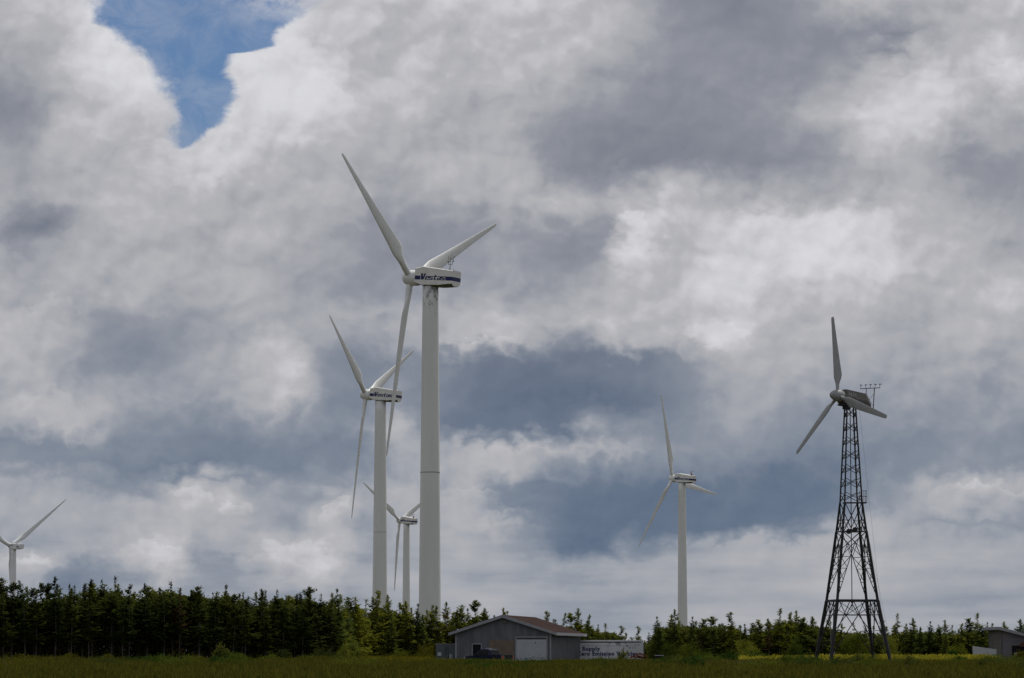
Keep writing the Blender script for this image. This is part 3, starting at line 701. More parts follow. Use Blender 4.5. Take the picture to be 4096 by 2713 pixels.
    fr.bar((-3.62, 0, .75), (-4.67, 0, -.55), .018, n=4); fr.bar((-4.67, 0, .85), (-3.62, 0, -.45), .018, n=4)
    fr.bar((-4.1, 0, zlow), (-4.1, 0, zlow - .55), .03, n=5)
    fo = fr.build('instrument_frame', M['black'], nc)
    for i in range(5):
        x = -2.88 - i * .62; z = 1.09 + i * .107
        an = MB(); an.bar((x, 0, z), (x, 0, z + .38), .022, n=5)
        for q in range(3):
            a = q * 2.094 + i * .7; ex, ey = math.cos(a) * .10, math.sin(a) * .10
            an.bar((x, 0, z + .38), (x + ex, ey, z + .382), .012, n=4)
            an.tube([(x + ex - .06, ey, z + .382), (x + ex, ey, z + .382), (x + ex + .05, ey, z + .382)], [.045, .04, .01], 8)
        an.build('anemometer', M['black'], fo)
lattice_turbine()

# ------------------------------------------------------------------ buildings
def board_mat(name, base, pitch=0.2, horiz=False, var=.18, rough=.85, groove=0.55):
    """painted boards with dark grooves at a real pitch"""
    m = mat(name, base, rough, var, 1.4, spec=.05, stretch=(1, 1, .35) if not horiz else (.35, 1, 1)); t = m.node_tree; b = t.nodes['Principled BSDF']
    tc = t.nodes.new('ShaderNodeTexCoord'); sp = t.nodes.new('ShaderNodeSeparateXYZ'); t.links.new(tc.outputs['Object'], sp.inputs[0])
    src = sp.outputs['Z']
    if not horiz:
        ad = t.nodes.new('ShaderNodeMath'); ad.operation = 'ADD'; t.links.new(sp.outputs['X'], ad.inputs[0]); t.links.new(sp.outputs['Y'], ad.inputs[1]); src = ad.outputs[0]
    dv = t.nodes.new('ShaderNodeMath'); dv.operation = 'DIVIDE'; dv.inputs[1].default_value = pitch; t.links.new(src, dv.inputs[0])
    fr = t.nodes.new('ShaderNodeMath'); fr.operation = 'FRACT'; t.links.new(dv.outputs[0], fr.inputs[0])
    lt = t.nodes.new('ShaderNodeMath'); lt.operation = 'LESS_THAN'; lt.inputs[1].default_value = 0.10; t.links.new(fr.outputs[0], lt.inputs[0])
    fl = t.nodes.new('ShaderNodeMath'); fl.operation = 'FLOOR'; t.links.new(dv.outputs[0], fl.inputs[0])
    wn = t.nodes.new('ShaderNodeTexWhiteNoise'); wn.noise_dimensions = '1D'; t.links.new(fl.outputs[0], wn.inputs['W'])
    mr = t.nodes.new('ShaderNodeMapRange'); mr.inputs['To Min'].default_value = 0.92; mr.inputs['To Max'].default_value = 1.06; t.links.new(wn.outputs['Value'], mr.inputs['Value'])
    sub = t.nodes.new('ShaderNodeMath'); sub.operation = 'MULTIPLY_ADD'; sub.inputs[1].default_value = -groove; t.links.new(lt.outputs[0], sub.inputs[0]); t.links.new(mr.outputs['Result'], sub.inputs[2])
    cc = t.nodes.new('ShaderNodeCombineColor')
    for i in range(3): t.links.new(sub.outputs[0], cc.inputs[i])
    mx = t.nodes.new('ShaderNodeMix'); mx.data_type = 'RGBA'; mx.blend_type = 'MULTIPLY'; mx.inputs['Factor'].default_value = 1
    t.links.new(t.nodes[m['mix']].outputs['Result'], mx.inputs['A']); t.links.new(cc.outputs[0], mx.inputs['B']); t.links.new(mx.outputs['Result'], b.inputs['Base Color'])
    return m
M['barn'] = board_mat('grey_board_siding', (0.135, 0.142, 0.158), 0.40, groove=.16)
M['shingle'] = board_mat('brown_shingle', (0.038, 0.022, 0.019), 0.16, True, .3, .95, .3)
M['trim'] = mat('pale_grey_trim', (0.27, 0.28, 0.31), .7, .12, 2)
M['whitedoor'] = mat('white_door_paint', (0.40, 0.42, 0.46), .5, .06, 1)
M['ply'] = mat('weathered_plywood', (0.17, 0.135, 0.10), .9, .18, 1.2)
M['glass_and_shade'] = mat('dark_glass_and_door_shade', (0.006, 0.007, 0.010), .25, .2, 2, spec=.12)
M['trailer'] = mat('white_trailer_skin', (0.62, 0.64, 0.68), .5, .10, 0.8, stretch=(1, 1, .3))
M['trailer_top'] = mat('trailer_top_rail', (0.70, 0.71, 0.72), .4, .06, 1)
M['darkband'] = mat('dark_rail', (0.075, 0.085, 0.095), .6, .25, 3)
M['text_blue'] = mat('blue_lettering', (0.010, 0.018, 0.12), .6, .2, 5)
M['container'] = board_mat('grey_container_steel', (0.13, 0.15, 0.165), .28, groove=.2)
M['paper'] = mat('white_paper', (0.55, 0.60, 0.62), .8, .05, 5)
M['truck'] = mat('dark_blue_car_paint', (0.007, 0.009, 0.040), .4, .2, 2, spec=.2, coat=.12)
M['truckdark'] = mat('black_plastic', (0.012, 0.012, 0.014), .6, .2, 4)
M['chrome'] = mat('chrome', (0.6, 0.6, 0.6), .25, .05, 3, metal=1)
M['taillight'] = mat('red_taillight', (0.42, 0.05, 0.045), .3, .1, 4)
M['block'] = board_mat('grey_block_wall', (0.155, 0.145, 0.165), .21, True, .16, .95, .22)
M['lapside'] = board_mat('grey_lap_siding', (0.155, 0.15, 0.14), .24, True, .16, .95, .4)
M['canopy'] = mat('brown_canopy', (0.085, 0.042, 0.034), .9, .3, 3, spec=.05)
M['wood_red'] = mat('weathered_red_boards', (0.17, 0.055, 0.035), .9, .4, 3)
M['stick'] = mat('bare_pink_branches', (0.26, 0.17, 0.15), .9, .4, 2)
M['postwhite'] = mat('white_post_paint', (0.5, 0.5, 0.48), .7, .1, 4)
M['rubber'] = mat('tyre_rubber', (0.015, 0.015, 0.015), .9, .2, 6)

def local_of(root, psi, px, py):
    """gable-plane coordinates (along wall, height) of a photo pixel for a root with yaw -psi"""
    d = Vector(((px - CX) / FPX, 0, 0)) + FWD - UPV * ((py - CY) / FPX)
    n = Vector((math.sin(psi), math.cos(psi), 0)); t = (root - CAM).dot(n) / d.dot(n); P = CAM + d * t - root
    return P.dot(Vector((math.cos(psi), -math.sin(psi), 0))), P.z

def barn():
    psi = R(10); o0 = at(1822, 2640, 370); o0.z = .85
    root = empty('garage', o0, -psi, 'long grey garage with brown shingle roof, white roll-up door and tan plywood panel', 'garage')
    Wd, Ln = local_of(o0, psi, 2204, 2600)[0], 21.0
    he = local_of(o0, psi, 1822, 2532)[1]; hr = local_of(o0, psi, 2013, 2468)[1]; half = Wd / 2
    w = MB(); w.prism([(0, -.3), (Wd, -.3), (Wd, he), (half, hr), (0, he)], 0, Ln); w.build('wall', M['barn'], root)
    sl = (hr - he) / half; ov = .62; th = .16; fo = .45
    def slab(side):
        x0, x1 = (half, -ov) if side < 0 else (half, Wd + ov)
        z0, z1 = hr + .06, he + .06 - ov * sl
        m = MB(); m.prism([(x0, z0), (x1, z1), (x1, z1 + th), (x0, z0 + th)], -fo, Ln + .4); return m
    slab(-1).build('roof', M['shingle'], root); slab(1).build('roof', M['shingle'], root)
    f = MB()
    for side in (-1, 1):
        x1 = -ov if side < 0 else Wd + ov; z1 = he + .06 - ov * sl
        f.prism([(half, hr - .10), (x1, z1 - .12), (x1, z1 + th + .02), (half, hr + .06 + th + .02)], -fo - .05, -fo - .003)
    f.build('gable_trim', M['trim'], root)
    for x1, s in ((Wd + ov, 1), (-ov, -1)):
        z1 = he + .06 - ov * sl
        MB().box((min(x1, x1 + s * .09), -fo - .05, z1 - .14), (max(x1, x1 + s * .09), Ln + .4, z1 + th + .01)).build('eave_board', M['trim'], root)
    c = MB()
    for x in (-.03, Wd - .13): c.box((x, -.03, -.3), (x + .16, -.002, he - .1))
    for k, x in enumerate((-.03, Wd - .13)): MB().box((x, -.03, -.3), (x + .16, -.002, he - .1)).build('corner_board', M['trim'], root)
    # roll-up door
    x0, z1 = local_of(o0, psi, 2066, 2558); x1, _ = local_of(o0, psi, 2185, 2600)
    fr = MB(); fr.box((x0 - .14, -.06, 0), (x0, -.002, z1 + .32)); fr.box((x1, -.06, 0), (x1 + .14, -.002, z1 + .32)); fr.box((x0, -.06, z1 + .2), (x1, -.002, z1 + .32))
    d = MB(); np_ = 7; hp = z1 / np_
    for i in range(np_): d.box((x0 + .004, -.045, i * hp + .015), (x1 - .004, -.004, (i + 1) * hp - .012)); 
    d.box((x0 + .004, -.02, 0.0), (x1 - .004, -.003, z1))
    do = d.build('garage_door', M['whitedoor'], root)
    fr.build('door_frame', M['trim'], do)
    MB().box((x0, -.055, z1 + .003), (x1, -.004, z1 + .09)).build('door_seal', M['truckdark'], do)
    MB().box((x0 + 2.1, -.075, z1 - .48), (x0 + 2.16, -.046, z1 - .28)).build('handle', M['truckdark'], do)
    # plywood, window, lamp
    xa, za = local_of(o0, psi, 1956, 2561); xb, zb = local_of(o0, psi, 2061, 2600)
    p = MB(); p.box((xa, -.03, .7), ((xa + xb) / 2 - .006, -.003, za)); p.box(((xa + xb) / 2 + .006, -.03, .7), (xb - .1, -.003, za - .04)); p.build('plywood_panel', M['ply'], root)
    xa, za = local_of(o0, psi, 1891, 2578); xb, _ = local_of(o0, psi, 1924, 2600)
    wn = MB().box((xa, -.02, 1.2), (xb, -.004, za)).build('window', M['glass_and_shade'], root)
    wf = MB(); wf.box((xa - .1, -.05, 1.1), (xa, -.004, za + .1)); wf.box((xb, -.05, 1.1), (xb + .1, -.004, za + .1)); wf.box((xa, -.05, za), (xb, -.004, za + .1)); wf.box((xa, -.05, 1.1), (xb, -.004, 1.2))
    wf.build('window_frame', M['trim'], wn)
    xl_, zl = local_of(o0, psi, 2019, 2489)
    MB().box((xl_ - .18, -.14, zl - .12), (xl_ + .18, -.004, zl + .1)).build('gable_lamp', M['ply'], root)
    MB().box((Wd + .003, Ln * .55, -.3), (Wd + .03, Ln * .55 + .12, he - .1)).build('batten', M['darkband'], root)
barn()

def text_mesh(body, size, m, parent, loc, rot, bold=.02, shear=0.0, ext=.006):
    c = bpy.data.curves.new('lettering', 'FONT'); c.body = body; c.size = size; c.offset = bold; c.extrude = ext; c.shear = shear; c.resolution_u = 4; c.space_character = 1.12
    o = bpy.data.objects.new('lettering_tmp', c); COL.objects.link(o)
    me = bpy.data.meshes.new_from_object(o.evaluated_get(bpy.context.evaluated_depsgraph_get())); bpy.data.objects.remove(o)
    me.materials.clear(); me.materials.append(m)
    t = bpy.data.objects.new('lettering', me); COL.objects.link(t); t.parent = parent; t.location = loc; t.rotation_euler = rot
    return t

def trailer():
    Y = 388.0; pr = at(2573, 2600, Y); psi = R(4)
    o0 = Vector((pr.x, Y, .85))                                    # near right corner; body runs to -x
    root = empty('trailer', o0, -psi, 'white box trailer body with blue writing, parked behind the grey garage', 'trailer')
    Lz, D = 12.2, 2.5
    px = lambda x, y: local_of(o0, psi, x, y)
    zt = px(2400, 2561)[1]; zb = .35; zband1 = px(2400, 2567)[1]; zband0 = px(2400, 2571)[1]
    MB().box((-Lz, 0, zb), (0, D, zband1)).build('body', M['trailer'], root, bevel=.02)
    MB().box((-Lz - .02, -.03, zband1 + .003), (-.0, D + .03, zt)).build('roof', M['trailer_top'], root, bevel=.02)
    MB().box((-Lz, -.025, zband0), (-.28, -.002, zband1 - .002)).build('top_rail', M['darkband'], root)
    MB().box((-Lz, -.03, zb - .18), (0, D, zb - .003)).build('bottom_rail', M['darkband'], root)
    rv = MB(); random.seed(3)
    z_ = px(2400, 2584)[1]
    rv.box((-7.3, -.010, z_ - .012), (-.45, -.001, z_ + .012)); rv.build('seam_rail', M['container'], root)
    for x, y, s in ((2438, 2574, .06), (2502, 2574, .06), (2509, 2584, .085), (2432, 2584, .06), (2543, 2580, .055), (2555, 2580, .055), (2530, 2592, .05), (2540, 2592, .05), (2519, 2592, .07)):
        a, b = px(x, y); MB().box((a - s, -.014, b - s), (a + s, -.001, b + s)).build('stain', M['darkband'], root)
    a, b = px(2461, 2570); a2, b2 = px(2481, 2586)
    ht = MB(); ht.box((a, -.03, b - .12), (a2, -.003, b)); ht.box((a2 - .04, -.03, b2), (a2, -.003, b - .124)); ht.box((a + .12, -.02, b2 + .14), (a + .24, -.003, b2 + .26)); ht.box((a + .34, -.02, b2 + .14), (a + .46, -.003, b2 + .26))
    ht.build('hatch', M['darkband'], root)
    en = MB(); en.box((.003, .35, .4), (.05, .38, zband0 - .1)); en.box((.003, .1, zband0 - .1), (.05, D - .1, zband0 - .03)); en.box((.003, D - .4, .4), (.05, D - .37, zband0 - .1)); en.build('end_door', M['darkband'], root)
    a, b = px(2329, 2602.5); text_mesh('Supply', .62, M['text_blue'], root, (a, -.012, b), (PI / 2, 0, 0), .024).scale = (1.13, 1, 1)
    a, b = px(2325, 2622.5); a2, b2 = px(2325 - 16, 2622.5)
    t = text_mesh('Zero Emission Vehicles', .62, M['text_blue'], root, (0, -.012, b), (PI / 2, 0, 0), .024)
    # set the line so that it ends where the photo's does
    x1 = px(2550, 2622)[0]; xe = px(2325, 2622)[0]
    wx_ = max(v.co.x for v in t.data.vertices); z_only = 0.62 * .70
    k = (x1 - xe) / (wx_ - z_only) ; t.scale = (k, 1, 1); t.location.x = x1 - wx_ * k
trailer()

def container():
    Y = 378.0; p = at(1743, 2620, Y); o0 = Vector((p.x, Y, .85))
    root = empty('shipping_container', o0, R(-3), 'small grey steel container with a white notice, beside the garage\'s blind side', 'container')
    h = at(1780, 2576, Y).z - .85
    MB().box((0, 0, 0), (2.44, 6.06, h - .05)).build('body', M['container'], root, bevel=.03)
    MB().box((-.03, -.03, h - .047), (2.47, 6.09, h + .03)).build('roof', M['trim'], root)
    for x in (.12, 1.25):
        d = MB().box((x, -.05, .1), (x + 1.07, -.003, h - .3)).build('door', M['container'], root)
        MB().bar((x + (.95 if x < 1 else .15), -.08, .1), (x + (.95 if x < 1 else .15), -.08, h - .3), .025).build('lock_bar', M['darkband'], d)
    MB().box((.22, -.075, 1.02), (.62, -.053, 1.42)).build('notice', M['paper'], root)
container()

def pickup():
    th = R(37); Y = 361.5; c = at(2012, 2640, Y); o0 = Vector((c.x, Y, .86))
    # local x = forward, y = left side (towards the viewer), z up; origin at near rear corner on the ground
    root = empty('pickup_truck', o0, PI - th, 'dark blue pickup truck with cab lights, parked in front of the garage window', 'pickup truck')
    # forward = (-cos th, sin th): rotation about z by pi - th
    Wd, Ln = 1.86, 5.35
    # with this rotation local +y = (-sin, -cos): towards viewer
    yo = -Wd
    b = MB(); b.prism([(0.02, .5), (0.02, 1.09), (1.95, 1.09), (1.95, 1.04), (3.75, 1.03), (4.9, .97), (5.28, .86), (5.33, .5)], yo, 0)
    bo = b.build('body', M['truck'], root, bevel=.05)
    cb = MB(); prof = [(1.72, 1.05, .0), (1.95, 1.62, .14), (2.1, 1.74, .2), (3.05, 1.74, .2), (3.3, 1.66, .17), (4.05, 1.03, .02)]
    vs = [(x, yo + i, z) for x, z, i in prof] + [(x, -i, z) for x, z, i in prof]; n = len(prof)
    fs = [(k, (k + 1) % n, n + (k + 1) % n, n + k) for k in range(n)] + [tuple(range(n))[::-1], tuple(range(n, 2 * n))]
    cb.add(vs, fs); cab = cb.build('cab', M['truck'], root, bevel=.03)
    def glass(q, name='window'):
        MB().add(q + [(x, y + .012, z) for x, y, z in q], [(0, 1, 2, 3), (4, 7, 6, 5), (0, 4, 5, 1), (1, 5, 6, 2), (2, 6, 7, 3), (3, 7, 4, 0)]).build(name, M['glass_and_shade'], cab)
    yy = lambda z: -(z - 1.05) * .29 + .012
    for xa, xb, xc, xd in ((2.72, 3.72, 3.22, 2.75), (2.02, 2.62, 2.62, 2.1)):
        glass([(xa, yy(1.1), 1.1), (xb, yy(1.1), 1.1), (xc, yy(1.62), 1.62), (xd, yy(1.62), 1.62)])
    MB().add([(1.735, yo + .12, 1.12), (1.735, -.12, 1.12), (1.92, -.2, 1.6), (1.92, yo + .2, 1.6), (1.715, yo + .12, 1.12), (1.715, -.12, 1.12), (1.90, -.2, 1.6), (1.90, yo + .2, 1.6)],
             [(0, 1, 2, 3), (4, 7, 6, 5), (0, 4, 5, 1), (1, 5, 6, 2), (2, 6, 7, 3), (3, 7, 4, 0)]).build('rear_window', M['glass_and_shade'], cab)
    MB().add([(4.0, yo + .12, 1.08), (4.0, -.12, 1.08), (3.36, -.22, 1.62), (3.36, yo + .22, 1.62), (4.03, yo + .12, 1.10), (4.03, -.12, 1.10), (3.39, -.22, 1.64), (3.39, yo + .22, 1.64)],
             [(0, 1, 2, 3), (4, 7, 6, 5), (0, 4, 5, 1), (1, 5, 6, 2), (2, 6, 7, 3), (3, 7, 4, 0)]).build('windscreen', M['glass_and_shade'], cab)
    MB().box((2.5, yo + .5, 1.75), (2.75, -.4, 1.83)).build('roof_rack', M['whitedoor'], cab)
    MB().box((1.93, yo + .75, 1.66), (1.99, -.75, 1.72)).build('brake_light', M['whitedoor'], cab)
    # bed liner, tailgate, lights, bumper
    MB().box((.08, yo + .1, 1.075), (1.7, -.1, 1.10)).build('bed', M['truckdark'], root)
    tg = MB().box((-.03, yo + .12, .62), (.018, -.16, 1.10)).build('tailgate', M['truckdark'], root)
    MB().box((-.05, yo + .85, .93), (-.032, -.85, 1.0)).build('tailgate_handle', M['darkband'], tg)
    for y0 in (-.15, yo):
        lf = MB().box((-.045, y0 - .01, .64), (.20, y0 + .16, 1.02)).build('taillight_surround', M['whitedoor'], root)
        MB().box((-.055, y0 + .03, .68), (.17, y0 + .172, .97)).build('taillight', M['taillight'], lf)
    MB().box((-.2, yo + .05, .42), (-.02, -.05, .6)).build('bumper', M['chrome'], root)
    hl = MB().box((5.15, -.28, .72), (5.31, .012, .88)).build('headlight', M['whitedoor'], root)
    MB().box((5.15, yo - .012, .72), (5.31, yo + .28, .88)).build('headlight', M['whitedoor'], root)
    MB().box((3.72, .02, 1.05), (3.9, .22, 1.2)).build('mirror', M['truckdark'], root)
    for x in (1.05, 4.35):
        for y0, y1 in ((-.24, .015), (yo - .015, yo + .24)):
            w = MB().tube([(x, y0, .37), (x, y0 + .03, .37), (x, y1 - .03, .37), (x, y1, .37)], [.33, .37, .37, .33], 20).build('wheel', M['rubber'], root)
            ys_ = y1 if y1 > -.5 else y0
            MB().tube([(x, ys_ - .02, .37), (x, ys_ + .02, .37)], [.21, .21], 14).build('rim', M['chrome'], w)
pickup()

def block_house():
    Y = 365.0; p = at(4007, 2640, Y); o0 = Vector((p.x, Y, .85))
    root = empty('block_house', o0, 0, 'grey block building with a pale sloping roof edge at the far right', 'building')
    h0 = at(4007, 2519, Y).z - .85; h1 = at(4096, 2542, Y).z - .85; sl = (h0 - h1) / (89 / FPX * Y)
    Wd, D = 8.5, 9.5; hr = h0 - sl * Wd
    hb = h0 - .35
    w = MB(); w.prism([(0, -.2), (Wd, -.2), (Wd, hr), (0, h0)], 0, D); w.build('wall', M['block'], root)
    MB().box((-.05, -.01, -.2), (-.003, D, h0 - .03)).build('lap_siding', M['lapside'], root)
    MB().prism([(-.75, h0 + .28 + .02), (-.3, h0 + .30), (Wd + .5, hr - .5 * sl + .27), (Wd + .5, hr - .5 * sl - .06), (-.3, h0 - .02), (-.75, h0 - .02)], -.55, D + .5).build('roof', M['trim'], root)
    x0 = (4047 - 4007) / FPX * Y; zt = at(4047, 2583, Y).z - .85
    op = MB().box((x0, -.03, 0), (x0 + 3.2, -.004, zt)).build('doorway', M['glass_and_shade'], root)  # flat dark sheet stands in for the shade inside the opening
    f = MB(); f.box((x0 - .12, -.06, 0), (x0, -.003, zt + .12)); f.box((x0, -.06, zt + .003), (x0 + 3.2, -.003, zt + .12)); f.build('door_frame', M['lapside'], op)
    MB().box((x0 + .3, -.08, .95), (x0 + .72, -.032, 1.35)).build('panel', M['whitedoor'], op)
    # brown canopy
    cz = at(4075, 2578, Y).z - .85
    MB().prism([(x0 + .75, cz - .25), (x0 + 1.1, cz + .2), (x0 + 1.6, cz + .42), (x0 + 4.0, cz + .42), (x0 + 4.0, cz - .25)], -1.1, -.035).build('canopy', M['canopy'], root)
    MB().box((-.02, -.045, h0 * .1), (.10, -.012, h0 - .05)).build('corner_board', M['darkband'], root)
block_house()

def white_panel():
    Y = 360.0; a = at(3891, 2640, Y); root = empty('panel_fence', (a.x, Y, .9), R(-8), 'white panel fence with a sloping top, standing in front of the block building', 'fence')
    z0 = at(3891, 2584, Y).z - .9; z1 = at(3985, 2598, Y).z - .9; w = (3985 - 3891) / FPX * Y
    MB().prism([(0, 0), (w, 0), (w, z1), (0, z0)], 0, .06).build('panel', M['whitedoor'], root)
    MB().box((w * .5, -.025, .55), (w * .97, -.002, .95)).build('patch_board', M['trailer'], root)
    for x in (.02, w * .5, w - .1): MB().box((x, .063, 0), (x + .08, .15, min(z0, z1) - .05)).build('post', M['whitedoor'], root)
white_panel()

def odds():
    # collapsed red boards by the trailer
    Y = 372.0; c = at(2542, 2640, Y); root = empty('collapsed_frame', (c.x, Y, .9), 0, 'heap of weathered red boards lying against the white trailer\'s corner', 'wreckage')
    P = lambda px, py, dy=0: at(px, py, Y + dy) - root.location
    for i, (a, b, w) in enumerate((((2520, 2632), (2560, 2615), .16), ((2556, 2614), (2588, 2626), .17), ((2524, 2626), (2578, 2634), .12), ((2548, 2624), (2592, 2634), .14), ((2530, 2640), (2562, 2622), .10))):
        p, q = P(*a, i * .35), P(*b, i * .35 + .2); d = (q - p).normalized(); n = Vector((0, 1, 0)); u_ = d.cross(n).normalized() * w / 2
        v = [p - u_, q - u_, q + u_, p + u_]; v = v + [x + Vector((0, .6, 0)) for x in v]
        MB().add(v, [(0, 1, 2, 3), (4, 7, 6, 5), (0, 4, 5, 1), (1, 5, 6, 2), (2, 6, 7, 3), (3, 7, 4, 0)]).build('board', M['wood_red'], root)
    # low white-topped bench
    Y = 372.0; c = at(2637, 2640, Y); root = empty('bench', (c.x, Y, .88), 0, 'low bench with a white top in the weeds near the white trailer', 'bench')
    z = at(2637, 2621, Y).z - .88; MB().box((-.5, -.25, z - .07), (.5, .3, z), ).build('top', M['whitedoor'], root)
    for x in (-.42, .34): MB().box((x, -.2, 0), (x + .08, .2, z - .073)).build('leg', M['truckdark'], root)
    MB().box((-.4, -.02, z - .3), (.4, .02, z - .075)).build('apron', M['truckdark'], root)
    # marker post
    Y = 205.0; c = at(2312, 2712, Y); root = empty('marker_post', (c.x, Y, ground_z(Y)), R(2), 'thin white marker post with a red top in the near grass', 'post')
    zt = at(2312, 2686, Y).z - ground_z(Y); MB().tube([(0, 0, 0), (0, 0, zt * .6)], [.045, .045], 10).build('shaft', M['postwhite'], root)
    MB().tube([(0, 0, zt * .6 + .002), (0, 0, zt), (0, 0, zt + .01)], [.048, .046, .01], 10).build('red_cap', M['taillight'], root)
    # bucket by the container, buckets by the lattice
    for px, py, Y, s, lb in ((1806, 2626, 372, .26, 'white bucket in the weeds before the grey container'), (3336, 2612, 352, .11, 'white tub on the brush heap under the lattice tower'), (3320, 2620, 350, .10, 'small white pail on the ground beside a lattice tower leg')):
        c = at(px, py, Y); zt = c.z + s; zg = ground_z(Y)
        root = empty('bucket', (c.x, Y, zg), 0, lb, 'bucket', 'white buckets left in the weeds')
        MB().tube([(0, 0, c.z - s - zg if c.z - s - zg > 0 else 0), (0, 0, c.z + s * .8 - zg)], [s * .8, s], 14).build('body', M['whitedoor'], root)
        MB().tube([(0, 0, c.z + s * .8 - zg + .002), (0, 0, c.z + s * .9 - zg)], [s * 1.08, s * 1.08], 14).build('lid', M['paper'], root)
    # brush heap
    Y = 362.0; c = at(3372, 2640, Y); mb = MB(); rnd = random.Random(5)
    for i in range(170):
        x = rnd.gauss(0, .55); y = rnd.gauss(0, .5); h = max(.05, 1.0 - abs(x) * .62) ; z = rnd.uniform(0.1, h) * .98
        a = rnd.uniform(0, 2 * PI); e = rnd.gauss(.15, .45); l = rnd.uniform(.25, .9); d = Vector((math.cos(a) * math.cos(e), math.sin(a) * math.cos(e), math.sin(e)))
        p = Vector((x, y, z)); q = p + d * l * .5 + Vector((0, 0, rnd.uniform(-.1, .1))); mb.tube([p - d * l * .5, p, q], [.035, .03, .012], 4)
    o = mb.build('brush_heap', M['stick'], None); o.location = (c.x, Y, .9); tag(o, 'heap of bare pinkish branches under the lattice tower', 'brush heap')
odds()

# ------------------------------------------------------------------ vegetation
rng = np.random.default_rng(11)
def unit(v): return v / np.maximum(1e-9, np.linalg.norm(v, axis=-1, keepdims=True))
def sprig_quads(P, D, Lg, Wd, roll):
    """thin rhombs starting at P along D"""
    D = unit(D); ref = np.tile([0., 0., 1.], (len(D), 1)); ref[np.abs(D[:, 2]) > .9] = [1, 0, 0]
    s = unit(np.cross(D, ref)); t = np.cross(D, s)
    side = s * np.cos(roll)[:, None] + t * np.sin(roll)[:, None]
    L_, W_ = Lg[:, None], Wd[:, None]
    V = np.stack([P, P + D * L_ * .45 + side * W_, P + D * L_, P + D * L_ * .45 - side * W_], 1).reshape(-1, 3)
    return V, np.arange(len(V)).reshape(-1, 4)

